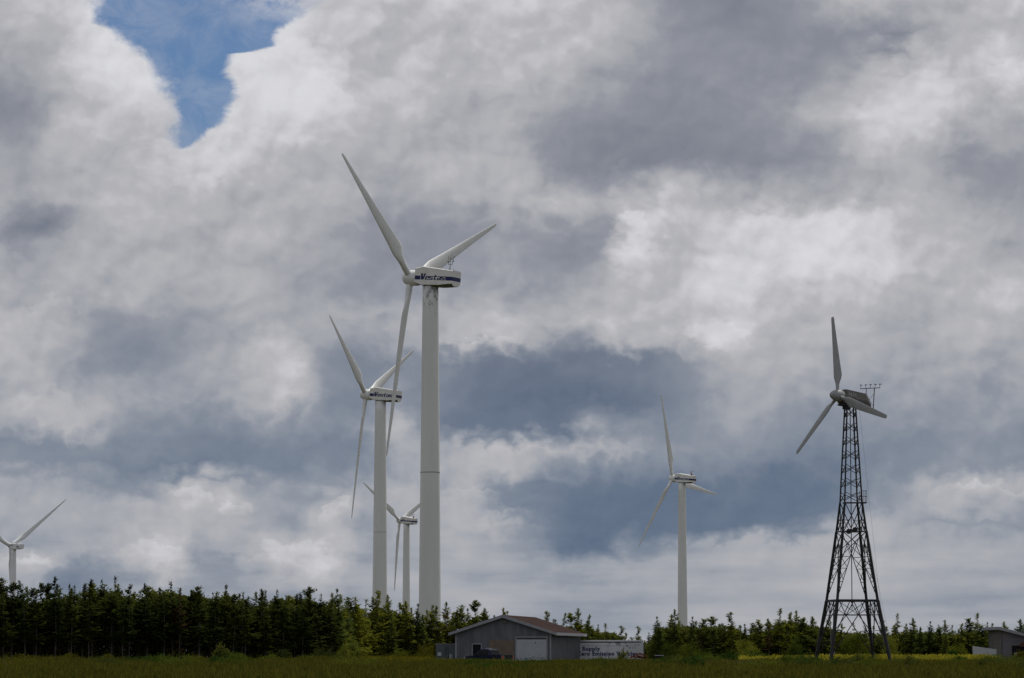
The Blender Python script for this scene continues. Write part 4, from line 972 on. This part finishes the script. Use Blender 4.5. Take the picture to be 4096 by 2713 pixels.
def spruce_proto(H, Rm, base, form, seed, dens=1.0):
    """trunk mesh + crown mesh of one spruce, root at the origin"""
    r = np.random.default_rng(seed); rnd = random.Random(seed)
    lean = np.array([r.normal(0, .012), r.normal(0, .012)]) * H
    if form == 'leaning': lean = np.array([.09 * H * rnd.choice((-1, 1)), r.normal(0, .02) * H])
    wig = r.normal(0, .03, 2)
    def axis_pt(h):
        t = h / H; return np.array([lean[0] * t ** 1.6 + wig[0] * math.sin(5 * t), lean[1] * t ** 1.6 + wig[1] * math.sin(6 * t + 1), h])
    tk = MB(); n = 9
    tk.tube([axis_pt(H * k / n * .985) for k in range(n + 1)], [max(.012, .075 * (H / 8) * (1 - .9 * (k / n))) for k in range(n + 1)], 6)
    for k in range(int(10 + base * H * 4)):                       # bare dead twigs under the crown
        h = rnd.uniform(.6, max(1.2, base * H * 1.4)); a = rnd.uniform(0, 2 * PI); l = rnd.uniform(.3, .9); p = axis_pt(h)
        tk.bar(p, p + np.array([math.cos(a) * l, math.sin(a) * l, rnd.uniform(-.25, .1)]), .013, .005, 3)
    # branches
    hs = []; h = base * H
    while h < H * .985:
        hs.append(h); h += rnd.uniform(.05, .13) / dens * (H / 8) * (1.15 - .75 * h / H)
    gaps = [(rnd.uniform(base + .1, .95), rnd.uniform(0, 2 * PI), rnd.uniform(.02, .06)) for _ in range(7)]
    mod = [(rnd.uniform(2, 9), rnd.uniform(0, 6.3), rnd.uniform(.08, .2)) for _ in range(3)]
    PS = []; DS = []; LS = []; WS = []
    stalks = MB()
    for h in hs:
        t = (h / H - base) / (1 - base); a = rnd.uniform(0, 2 * PI)
        if any(abs(h / H - g) < w and abs(((a - ga + PI) % (2 * PI)) - PI) < 1.5 for g, ga, w in gaps): continue
        prof = (1 - t) ** .82 * .98 + .03
        if form == 'club': prof = (1 - t) ** .62 * .80 + .04 + .20 * math.exp(-((t - .88) / .05) ** 2) - .16 * math.exp(-((t - .76) / .06) ** 2)
        if form == 'bare': prof = (max(0, .84 - t) / .84) ** .6 + .07 + (.12 * rnd.random() if t > .84 else 0)
        if form == 'flat': prof = (1 - t) ** .55 * .95 + .05
        if form == 'ragged': prof *= rnd.choice((.55, .8, 1.0, 1.25))
        for f, p0, am in mod: prof *= 1 + am * math.sin(f * t * 6.28 + p0 + a * .5)
        if t < .12: prof *= .6 + t * 3
        Lb = max(.09, Rm * prof * rnd.uniform(.5, 1.2))
        if form == 'bare' and t > .84 and rnd.random() < .45: continue
        sl = -.32 + .62 * t + rnd.gauss(0, .12)
        o = axis_pt(h); step = .075; m = max(2, int(Lb / step))
        q = np.linspace(.12, 1, m); az_ = a + rnd.gauss(0, .1) * q
        ca = math.cos(a); sa = math.sin(a)
        rise = np.sin(sl) * q + .16 * q ** 2
        pts = o + np.stack([ca * q * math.cos(sl), sa * q * math.cos(sl), rise], 1) * Lb
        pts += r.normal(0, .02, pts.shape)
        fwd = np.array([ca, sa, .15]); lat = np.array([-sa, ca, 0])
        taper = (1.0 - .60 * q) * (.22 + .78 * min(1, Lb / .85))
        for sgn in (-1, 1):
            D = fwd * .75 + lat * sgn * (.8 + r.normal(0, .2, (m, 1))) + np.array([0, 0, 1]) * r.normal(-.06, .16, (m, 1))
            PS.append(pts); DS.append(D); LS.append(.42 * taper * r.uniform(.6, 1.2, m)); WS.append(np.full(m, .056) * r.uniform(.7, 1.3, m))
        D = np.tile(fwd, (m, 1)) + np.array([0, 0, 1]) * r.normal(.10, .30, (m, 1)) + lat * r.normal(0, .4, (m, 1))
        PS.append(pts); DS.append(D); LS.append(.26 * (1 - .35 * q) * min(1, .35 + Lb) * r.uniform(.6, 1.2, m)); WS.append(np.full(m, .052))
    k = 26                                                         # leader
    zt = np.linspace(H * (.88 if form != 'bare' else .95), H, k); P = np.stack([axis_pt(z) for z in zt]); A = r.uniform(0, 6.28, k)
    PS.append(P); DS.append(np.stack([np.cos(A), np.sin(A), np.full(k, .9)], 1)); LS.append(np.linspace(.24, .07, k)); WS.append(np.full(k, .036))
    P, D, Ls, Ws = np.concatenate(PS), np.concatenate(DS), np.concatenate(LS), np.concatenate(WS)
    V, F = sprig_quads(P, D, Ls, Ws, r.uniform(-.9, .9, len(P)))
    return tk, V, F

def make_tree(name, tk, V, F, m, bark=None):
    root = empty(name)
    t = tk.build('trunk', bark or M['bark'], root); c = np_mesh('crown', V, F, m, root)
    return root

FORMS = {'spire': 'pointed', 'club': 'club-topped', 'bare': 'bare-tipped', 'flat': 'broad-topped', 'ragged': 'ragged', 'leaning': 'leaning'}
PROTO = []   # (form, shade, root, H, base, used)
k = 0
for form, cnt in (('spire', 4), ('club', 3), ('bare', 3), ('flat', 2), ('ragged', 3), ('leaning', 2)):
    for j in range(cnt):
        for low in (0, 1):
            k += 1; r_ = random.Random(k)
            H = 7.6; base = r_.uniform(.24, .36) if not low else r_.uniform(.03, .10)
            tk, V, F = spruce_proto(H, r_.uniform(1.2, 1.6) * (1.12 if low else 1), base, form, 100 + k, 2.5)
            mat_ = (M['spruce_dark'] if j % 2 == 0 else M['spruce']) if not low else (M['spruce_olive'] if j % 2 == 0 else M['spruce_mid'])
            PROTO.append(dict(form=form, low=low, root=make_tree('spruce_tree', tk, V, F, mat_), H=H, used=False))
# one standing dead spruce
tk, V, F = spruce_proto(7.6, 1.3, .12, 'ragged', 777, 1.0); DEADP = dict(form='dead', low=1, root=make_tree('spruce_tree', tk, V, F, M['dead']), H=7.6, used=False)

def put(pr, x, y, z, H, rz, label, group, sx=1.0):
    o = pr['root'] if not pr['used'] else copy_tree(pr['root']); pr['used'] = True
    o.location = (x, y, z); s = H / pr['H']; o.scale = (s * sx, s * sx, s); o.rotation_euler = (0, 0, rz)
    tag(o, label, 'spruce tree', group); return o

SKYLINE = [(-200, 1338), (0, 1336), (30, 1345), (60, 1340), (95, 1346), (130, 1332), (160, 1350), (190, 1347), (215, 1338), (262, 1332), (300, 1350), (340, 1348), (400, 1345), (430, 1362), (460, 1355), (490, 1368), (522, 1350), (560, 1368), (600, 1360), (640, 1362),
           (680, 1372), (715, 1355), (745, 1372), (780, 1360), (820, 1380), (845, 1385), (873, 1364), (910, 1374), (940, 1388), (965, 1395), (1000, 1398), (1030, 1390), (1065, 1398), (1100, 1386), (1130, 1405), (1162, 1404), (1200, 1432), (1240, 1440),
           (1262, 1412), (1300, 1416), (1338, 1405), (1360, 1420), (1400, 1440), (1435, 1446), (1474, 1447), (1500, 1462), (1520, 1425), (1557, 1408), (1600, 1425), (1645, 1424), (1690, 1414), (1722, 1442), (1755, 1432), (1802, 1405), (1842, 1410), (1880, 1424), (1905, 1422),
           (1945, 1440), (1975, 1440), (2000, 1446), (2048, 1428), (2075, 1418), (2110, 1428), (2150, 1436), (2185, 1432), (2215, 1440), (2258, 1416), (2290, 1440), (2320, 1436), (2350, 1430), (2367, 1440), (2500, 1436)]
def skyline(px):
    x = px / 1.7305
    for (a, ya), (b, yb) in zip(SKYLINE, SKYLINE[1:]):
        if x <= b: t = (x - a) / (b - a); return (ya + (yb - ya) * t) * 1.7305
    return 1436 * 1.7305
def front_y(px):
    if px < 1330: return 322 + max(0, (px + 200)) * .012
    if px < 1480: return 341 + (px - 1330) * .30
    if px < 1760: return 388 + (px - 1480) * .02
    if px < 2600: return 399
    return 376
REGION = [(-400, 60, 'at the far left end of the wood'), (60, 480, 'right of the distant turbine'), (480, 940, 'in the middle of the dark wood'), (940, 1400, 'at the dark wood\'s right end'),
          (1400, 1570, 'below the second tallest turbine'), (1570, 1830, 'below the tallest turbine'), (1830, 2330, 'behind the garage roof'), (2330, 2610, 'behind the white trailer'),
          (2610, 2900, 'below the lone white turbine'), (2900, 3260, 'between the lone turbine and the lattice tower'), (3260, 3570, 'behind the lattice tower\'s legs'), (3570, 3880, 'between lattice tower and block building'), (3880, 4600, 'behind the block building')]
def region(px):
    for a, b, s in REGION:
        if a <= px < b: return s
    return REGION[-1][2]
ORD = 'first second third fourth fifth sixth seventh eighth ninth tenth eleventh twelfth thirteenth fourteenth'.split()
rt = random.Random(21); spots = []
def ok_spot(x, y):
    for X, Yt in ((at(1642, 2600, 427).x + 2.3, 428.4),):
        if (x - X) ** 2 + (y - Yt) ** 2 < 9: return False
    return True
# skyline row: one tree at each peak of the skyline; then rows in front and behind
for x, y in SKYLINE[1:-1]:
    px = x * 1.7305
    spots.append((px, 1, y * 1.7305))
for (xa, ya), (xb, yb) in zip(SKYLINE[:-1], SKYLINE[1:]):
    px = (xa + xb) / 2 * 1.7305 + rt.uniform(-8, 8)
    if px < 4150: spots.append((px, 4, skyline(px) + rt.uniform(4, 46)))
for row, step, drop in ((0, 70, (6, 62)), (2, 96, (8, 40))):
    px = -190
    while px < 4240:
        w = step * (1.25 if 1830 < px < 2330 and row == 0 else 1)
        if not (row == 0 and 1480 < px < 1800 and False):
            spots.append((px + rt.uniform(-18, 18), row, skyline(px) + rt.uniform(*drop)))
        px += w
px = -190
while px < 1500:                                                       # extra depth inside the left wood
    spots.append((px + rt.uniform(-20, 20), 3, skyline(px) + rt.uniform(6, 42))); px += 72
trees = []
for px, row, ytop in spots:
    Y = front_y(px) + {0: 0, 1: 2.6, 2: 5.4, 3: 8.0, 4: 4.0}[row] + rt.uniform(-1.1, 1.1)
    p = at(px, ytop, Y); z = ground_z(Y); H = p.z - z
    if row == 0 and px < 1400: H *= rt.uniform(.88, 1.0)
    if row == 0 and px > 1400: H *= rt.uniform(.62, .97)
    if not ok_spot(p.x, Y): continue
    low = 0 if px < 1330 and row in (0, 1, 4) else 1
    if row in (1, 4): forms = ['spire', 'spire', 'spire', 'club', 'bare', 'ragged', 'ragged', 'leaning', 'flat']
    else: forms = ['spire', 'ragged', 'flat', 'club', 'spire', 'bare']
    fm = rt.choice(forms)
    pr = rt.choice([q for q in PROTO if q['form'] == fm and q['low'] == low])
    if row == 0 and rt.random() < .05: pr = DEADP; fm = 'dead'
    trees.append([px, row, p.x, Y, z, H, fm, pr])
ROWN = {0: 'front row', 1: 'skyline row', 2: 'rear row', 3: 'deep inside'}
cnt = {}
for T in sorted(trees, key=lambda t: (t[1], t[0])):
    px, row, x, Y, z, H, fm, pr = T; reg = region(px); w_ = 'dead brown' if fm == 'dead' else FORMS[fm]
    if row in (0, 1):
        key = (row, reg, w_); cnt[key] = cnt.get(key, 0) + 1
T_all = {}
for T in sorted(trees, key=lambda t: (t[1], t[0])):
    px, row, x, Y, z, H, fm, pr = T; reg = region(px); w_ = 'dead brown' if fm == 'dead' else FORMS[fm]
    if row in (0, 1):
        key = (row, reg, w_); T_all[key] = T_all.get(key, 0) + 1; n_ = T_all[key]
        o_ = '' if cnt[key] == 1 else ORD[n_ - 1] + ' '
        lb = f"{o_}{w_} spruce{' from left' if o_ else ''}, {ROWN[row]}, {reg}"
        gp = 'spruces along the edge of the wood'
    else:
        lb = f"half hidden dark spruce {reg}"; gp = f"half hidden spruces {reg}"
    put(pr, x, Y, z, H, rt.uniform(0, 6.28), lb, gp, rt.uniform(.92, 1.2) * min(1.35, 7.4 / H) ** .6)
FIRP = {}
for f_ in ('spire', 'ragged'):
    q = [q for q in PROTO if q['form'] == f_ and q['low'] == 1][0]; FIRP[f_] = q['root']; q['keep'] = not q['used']
for q in PROTO + [DEADP]:
    if not q['used'] and not q.get('keep'):
        for c in list(q['root'].children): bpy.data.objects.remove(c)
        bpy.data.objects.remove(q['root'])

# ---- shrubs and small broadleaf trees: clumps of leaf-sized faces on a few stems
def shrub(name, x, y, z, w, h, m, label, cat, group=None, seed=0, leaf=.11, n=2200, stem=True, dome=1.0):
    r = np.random.default_rng(seed); root = empty(name, (x, y, z), 0, label, cat, group)
    K = int(14 + 10 * w); u_ = r.normal(0, 1, (K, 3)); u_ = unit(u_); u_[:, 2] = np.abs(u_[:, 2])
    c = u_ * (r.uniform(.35, 1, (K, 1)) ** .6) * np.array([w / 2, w / 2 * .8, h * .72]) + np.array([0, 0, h * .18])
    c[:, 2] = np.maximum(c[:, 2], h * .06)
    cs = r.uniform(.14, .30, K) * (h + w) / 3.2
    idx = r.integers(0, K, n); P = c[idx] + r.normal(0, 1, (n, 3)) * cs[idx][:, None] * .55; P[:, 2] = np.maximum(P[:, 2], .03)
    D = r.normal(0, 1, (n, 3)) + np.array([0, 0, .4]) + unit(P) * .6
    V, F = sprig_quads(P, D, leaf * r.uniform(.7, 1.5, n), leaf * .36 * r.uniform(.7, 1.4, n), r.uniform(0, 3.14, n))
    np_mesh('foliage', V, F, m, root)
    st = MB(); rn = random.Random(seed)
    for q in range(5): 
        e = c[rn.randrange(K)]; st.tube([(rn.uniform(-.1, .1), rn.uniform(-.1, .1), -.1), (e[0] * .5, e[1] * .5, e[2] * .6), tuple(e)], [.035, .025, .008], 5)
    st.build('stem', M['bark'], root); return root
def shrub_px(name, px, pyb, pyt, wpx, Y, m, label, cat, group=None, seed=0, **k):
    z = ground_z(Y); zt = at(px, pyt, Y).z; x = at(px, 2640, Y).x
    return shrub(name, x, Y, z, wpx / FPX * Y, max(.3, zt - z), m, label, cat, group, seed, **k)
G1 = 'shrubs along the foot of the trees'
SH = [  # px, top, width, Y, material, label
 (95, 2618, 120, 316, 'olivebush', 'low olive bush at the foot of the wood below the distant turbine'),
 (262, 2612, 100, 317, 'olivebush', 'olive bush under the wood, first one right of the distant turbine'),
 (428, 2618, 90, 318, 'olivebush', 'yellowish bush half way between the distant turbine and the dark wood\'s middle'),
 (610, 2625, 130, 318, 'broad', 'wide green bush below the left part of the dark wood'),
 (785, 2622, 120, 320, 'olivebush', 'rounded brown-green bush under bare trunks in the dark wood'),
 (885, 2578, 70, 330, 'spruce', 'tall dark shrub standing at the edge of the dark wood'),
 (950, 2612, 90, 326, 'broad', 'green bush just right of the tall dark shrub by the wood'),
 (1080, 2618, 80, 326, 'broad', 'small green bush under the wood\'s bare trunks'),
 (1090, 2600, 60, 335, 'spruce_dark', 'dark young spruce shrub against the wood, left one of a pair'),
 (1132, 2594, 64, 335, 'spruce_dark', 'dark young spruce shrub against the wood, right one of a pair'),
 (1290, 2588, 90, 336, 'spruce_dark', 'dark rounded shrub near the wood\'s right end'),
 (1240, 2620, 110, 325, 'broad', 'low spreading green bush before the wood\'s right end'),
 (1372, 2574, 66, 344, 'bright', 'pale yellow-green shrub below the second tallest turbine, the lower of two'),
 (1412, 2546, 70, 352, 'bright', 'pale yellow-green shrub below the second tallest turbine, the taller of two'),
 (1600, 2600, 90, 372, 'broad', 'green bush between the pale shrubs and the container'),
 (1712, 2560, 110, 379, 'olivebush', 'big olive bush at the left side of the grey container'),
 (1560, 2622, 170, 345, 'olivebush', 'broad low yellow-olive bush in the field below the tallest turbine'),
 (1690, 2620, 150, 350, 'olivebush', 'yellow-olive bush in the weeds left of the container'),
 (2648, 2562, 90, 381, 'olivebush', 'yellow-green bush at the right end of the white trailer'),
 (2672, 2560, 100, 376, 'broad', 'rounded green bush right of the trailer, behind the bench'),
 (2760, 2562, 120, 372, 'broad', 'green leafy shrub in front of the trees under the lone turbine'),
 (2820, 2604, 90, 366, 'broad', 'bright low bush left of the dark junipers'),
 (2905, 2608, 120, 352, 'juniper', 'dark green juniper mound, left one of two'),
 (3020, 2606, 140, 352, 'juniper', 'dark green juniper mound, right one of two'),
 (2985, 2550, 110, 370, 'spruce_olive', 'young spreading spruce behind the junipers'),
 (3180, 2540, 60, 371, 'broad', 'light green sapling left of the lattice tower'),
 (3392, 2510, 80, 371, 'broad', 'light green broadleaf tree seen between the lattice legs, left one'),
 (3440, 2518, 70, 371, 'broad', 'light green broadleaf tree seen between the lattice legs, right one'),
 (3566, 2526, 70, 370, 'bright', 'yellow-green sapling just right of the lattice tower'),
 (3830, 2560, 90, 368, 'broad', 'green bush left of the white panel fence'),
 (3808, 2596, 60, 356, 'juniper', 'dark rounded bush in the yellow flowers left of the panel fence'),
 (4082, 2590, 60, 355, 'olivebush', 'olive bush growing before the block building\'s doorway'),
]
for i, (px, pt, w_, Y, m, lb) in enumerate(SH):
    big = pt < 2560
    shrub_px('shrub' if not big else 'sapling_tree', px, 2640, pt, w_, Y, M[m], lb, 'shrub' if not big else 'small tree', G1, 50 + i, leaf=.10 if m != 'spruce' else .16, n=2600 if big else 1800)

for px, pt, Y, rx, ry, lb in ((2486, 2588, 374, .05, -.10, 'tallest spiky young fir standing before the trailer\'s blue writing'), (2464, 2600, 375, 0, -.42, 'spiky young fir leaning to one side in front of the trailer\'s writing'), (2514, 2598, 375, .0, .16, 'young fir with two spiky tops just right of the tallest one, before the trailer'), (2400, 2620, 373, 0, .05, 'tiny fir under the blue writing on the trailer')):
    pr = [q for q in PROTO if q['form'] == ('spire' if px < 2500 else 'ragged') and q['low'] == 1][0]
    z = ground_z(Y); p = at(px, pt, Y); o = copy_tree(FIRP[pr['form']]); o.name = 'young_fir'
    o.location = (p.x - math.sin(ry) * (p.z - z), Y, z - .05); s = (p.z - z + .05) / 7.6; o.scale = (s * 1.35, s * 1.35, s); o.rotation_euler = (rx, ry, px)
    tag(o, lb, 'young fir', 'young firs before the trailer')
# ---- meadow: one object per kind of growth, each far past counting
def meadow(name, n, sampler, hgt, m, label, blades=5, width=.022, lean=.35, seed=1, heads=False):
    r = np.random.default_rng(seed); x, y = sampler(r, n); ok = np.ones(len(x), bool)
    z = np.array([ground_z(v) for v in y]); h = hgt(x, y, r)
    k = blades; X = np.repeat(np.stack([x, y, z], 1), k, 0); Hh = np.repeat(h, k) * r.uniform(.55, 1.1, len(x) * k)
    X[:, :2] += r.normal(0, .12, (len(X), 2)); a = r.uniform(0, 6.28, len(X)); l = np.abs(r.normal(0, lean, len(X)))
    tip = X + np.stack([np.cos(a) * l * Hh, np.sin(a) * l * Hh, Hh], 1); midp = X * .45 + tip * .55; midp[:, 2] += .1 * Hh
    sd = np.stack([np.ones(len(X)), r.normal(0, .5, len(X)), np.zeros(len(X))], 1); sd = unit(sd) * (width * r.uniform(.6, 1.5, len(X)))[:, None]
    if heads:   # flower plumes: widest near the top
        V = np.stack([X - sd * .25, X + sd * .25, midp + sd * .4, tip * .85 + X * .15 + sd * 2.2, tip, tip * .85 + X * .15 - sd * 2.2, midp - sd * .4], 1).reshape(-1, 3)
        F = np.arange(len(V)).reshape(-1, 7)
    else:
        V = np.stack([X - sd, X + sd, midp + sd * .8, tip, midp - sd * .8], 1).reshape(-1, 3); F = np.arange(len(V)).reshape(-1, 5)
    o = np_mesh(name, V, F, m); tag(o, label, name.replace('_', ' '), kind='stuff'); return o
def field_mat(name, cols, sc=.12, tr=.25):
    m = bpy.data.materials.new(name); m.use_nodes = True; t = m.node_tree; t.nodes.remove(t.nodes['Principled BSDF']); out = t.nodes['Material Output']
    tc = t.nodes.new('ShaderNodeTexCoord'); mp = t.nodes.new('ShaderNodeMapping'); mp.inputs['Scale'].default_value = (1, .7, 0.5); t.links.new(tc.outputs['Object'], mp.inputs['Vector'])
    nz = t.nodes.new('ShaderNodeTexNoise'); nz.inputs['Scale'].default_value = sc; nz.inputs['Detail'].default_value = 9; nz.inputs['Roughness'].default_value = .68; t.links.new(mp.outputs[0], nz.inputs['Vector'])
    cr = t.nodes.new('ShaderNodeValToRGB'); r_ = cr.color_ramp
    while len(r_.elements) < len(cols): r_.elements.new(.5)
    for e, (p, c) in zip(r_.elements, cols): e.position = p; e.color = (*c, 1)
    t.links.new(nz.outputs['Fac'], cr.inputs[0])
    d = t.nodes.new('ShaderNodeBsdfDiffuse'); tl = t.nodes.new('ShaderNodeBsdfTranslucent'); ms = t.nodes.new('ShaderNodeMixShader'); ms.inputs[0].default_value = tr
    for q in (d, tl): t.links.new(cr.outputs['Color'], q.inputs['Color'])
    t.links.new(d.outputs[0], ms.inputs[1]); t.links.new(tl.outputs[0], ms.inputs[2]); t.links.new(ms.outputs[0], out.inputs['Surface']); return m
M['meadow'] = field_mat('meadow_grass', [(.30, (.030, .036, .008)), (.39, (.112, .106, .016)), (.46, (.046, .056, .011)), (.53, (.138, .124, .018)), (.59, (.052, .064, .012)), (.70, (.180, .155, .028))], .9, .35)
M['lush'] = field_mat('lush_grass', [(.35, (.028, .060, .007)), (.5, (.050, .095, .010)), (.65, (.078, .118, .013))], .3)
M['straw'] = field_mat('straw_grass', [(.35, (.090, .076, .042)), (.5, (.135, .112, .068)), (.65, (.17, .14, .085))], .3)
M['olive_weed'] = field_mat('olive_weeds', [(.35, (.075, .075, .008)), (.5, (.150, .138, .012)), (.65, (.210, .180, .02))], .5)
M['sunlit_gold'] = field_mat('goldenrod', [(.35, (.20, .19, .018)), (.5, (.34, .31, .032)), (.65, (.46, .41, .05))], .5)  # flower yellow, with the strip's sunlight put into the colour
def sample_poly(px0, px1, y0, y1, power=1.0):
    def f(r, n):
        y = y0 + (y1 - y0) * r.uniform(0, 1, n) ** power; px = r.uniform(px0, px1, n); return (px - CX) / FPX * y, y
    return f
def patch(px, Y, sx, sy):
    def f(r, n):
        y = Y + r.normal(0, sy, n); p = px + r.normal(0, sx, n); return (p - CX) / FPX * y, y
    return f
def lumps(x, y):
    s = np.zeros_like(x)
    for i, (f, am) in enumerate(((.21, 1.), (.47, .8), (.93, .6), (1.7, .5))):
        s += am * np.sin(f * x + 1.3 * i + 1.7 * np.sin(f * .6 * y + i)) * np.sin(f * .55 * y + 2.1 * i + np.sin(f * .8 * x))
    return np.clip(.5 + .42 * s, 0, 1)
def hcap(lo, hi0, cap):
    def f(x, y, r):
        lim = (1.7 - 9 / FPX * y) - np.array([ground_z(v) for v in y])
        px = x / y * FPX + CX; hi = hi0 * np.where(px > 1720, 1.0, 1.0 + .55 * (y > 300))
        return np.clip(np.minimum(lim, cap) * (lo + (hi - lo) * (.75 * lumps(x, y) + .25 * r.uniform(0, 1, len(x)))), .06, 2)
    return f
meadow('meadow_grass', 52000, sample_poly(-420, 4520, 135, 348, .9), hcap(.14, 1.32, .70), M['meadow'], 'rough olive meadow grass and weeds filling the whole foreground', seed=3, width=.03)
meadow('weeds', 16000, sample_poly(-420, 4520, 346, 374), hcap(.4, 1.3, .62), M['meadow'], 'tall weeds growing along the foot of the trees and buildings', seed=4, width=.035)
meadow('green_grass', 11000, patch(920, 222, 190, 10), hcap(.5, .95, .55), M['lush'], 'patch of lush green grass in the near field left of centre', seed=5, width=.028)
meadow('dry_grass', 7500, patch(3010, 268, 170, 9), hcap(.6, 1.1, .6), M['straw'], 'patch of dry straw-coloured grass before the junipers', seed=6, width=.022)
meadow('goldenrod', 6500, sample_poly(2960, 3960, 347, 366), (lambda x, y, r: r.uniform(.62, 1.02, len(x)) * (.8 + .35 * lumps(x, y))), M['sunlit_gold'], 'band of sunlit yellow goldenrod in flower beneath the lattice tower', blades=4, seed=7, width=.035, heads=True)
meadow('goldenrod', 3200, sample_poly(1450, 2350, 300, 345), hcap(.5, 1.25, .6), M['olive_weed'], 'yellow-olive goldenrod weeds growing before the garage', blades=4, seed=8, width=.028, heads=True)

# dark undergrowth that closes the wood between the trunks
def undergrowth():
    r = np.random.default_rng(31); n = 380000
    px = r.uniform(-330, 4450, n); fy = np.array([front_y(p) for p in px]); y = fy + r.uniform(3.0, 11.0, n)
    top = np.array([skyline(p) for p in px]); x = (px - CX) / FPX * y
    H = np.array([at(2048, t, yy).z - ground_z(yy) for t, yy in zip(top[::1], y)])
    w = lumps(x * 1.3, y); z = H * r.uniform(0, 1, n) ** .85 * np.where(px < 1350, .73 + .19 * w, .50 + .27 * w) + .85
    D = r.normal(0, 1, (n, 3)) * np.array([1, 1, .45])
    V, F = sprig_quads(np.stack([x, y, z], 1), D, r.uniform(.22, .5, n), r.uniform(.05, .12, n), r.uniform(0, 3.14, n))
    tag(np_mesh('undergrowth', V, F, M['spruce']), 'dark tangle of young growth filling the wood between the trunks', 'undergrowth', kind='stuff')
undergrowth()

rb = random.Random(77)
lows = []
for i in range(64):
    Y = rb.uniform(205, 340); px = rb.uniform(-60, 4150); zg = ground_z(Y); lim = 1.7 - 6 / FPX * Y - zg
    m = rb.choice(['broad', 'olivebush', 'juniper', 'juniper', 'spruce', 'spruce']); h = min(lim * rb.uniform(1.1, 1.8), 1.2)
    if 1740 < px < 2620: h = min(h, lim)
    w = rb.uniform(1.2, 4.2)
    dark = m in ('juniper', 'spruce')
    kind = 'dark' if dark else 'olive' if m == 'olivebush' else 'green'
    side = 'left of the garage' if px < 1780 else 'in front of the garage and trailer' if px < 2640 else 'between trailer and lattice tower' if px < 3400 else 'right of the lattice tower'
    shrub('bush', (px - CX) / FPX * Y, Y, zg - .05, w, h, M[m], f'low {kind} bush out in the meadow {side}', 'bush', f'low {kind} bushes in the meadow {side}', 300 + i, leaf=.09, n=1500)
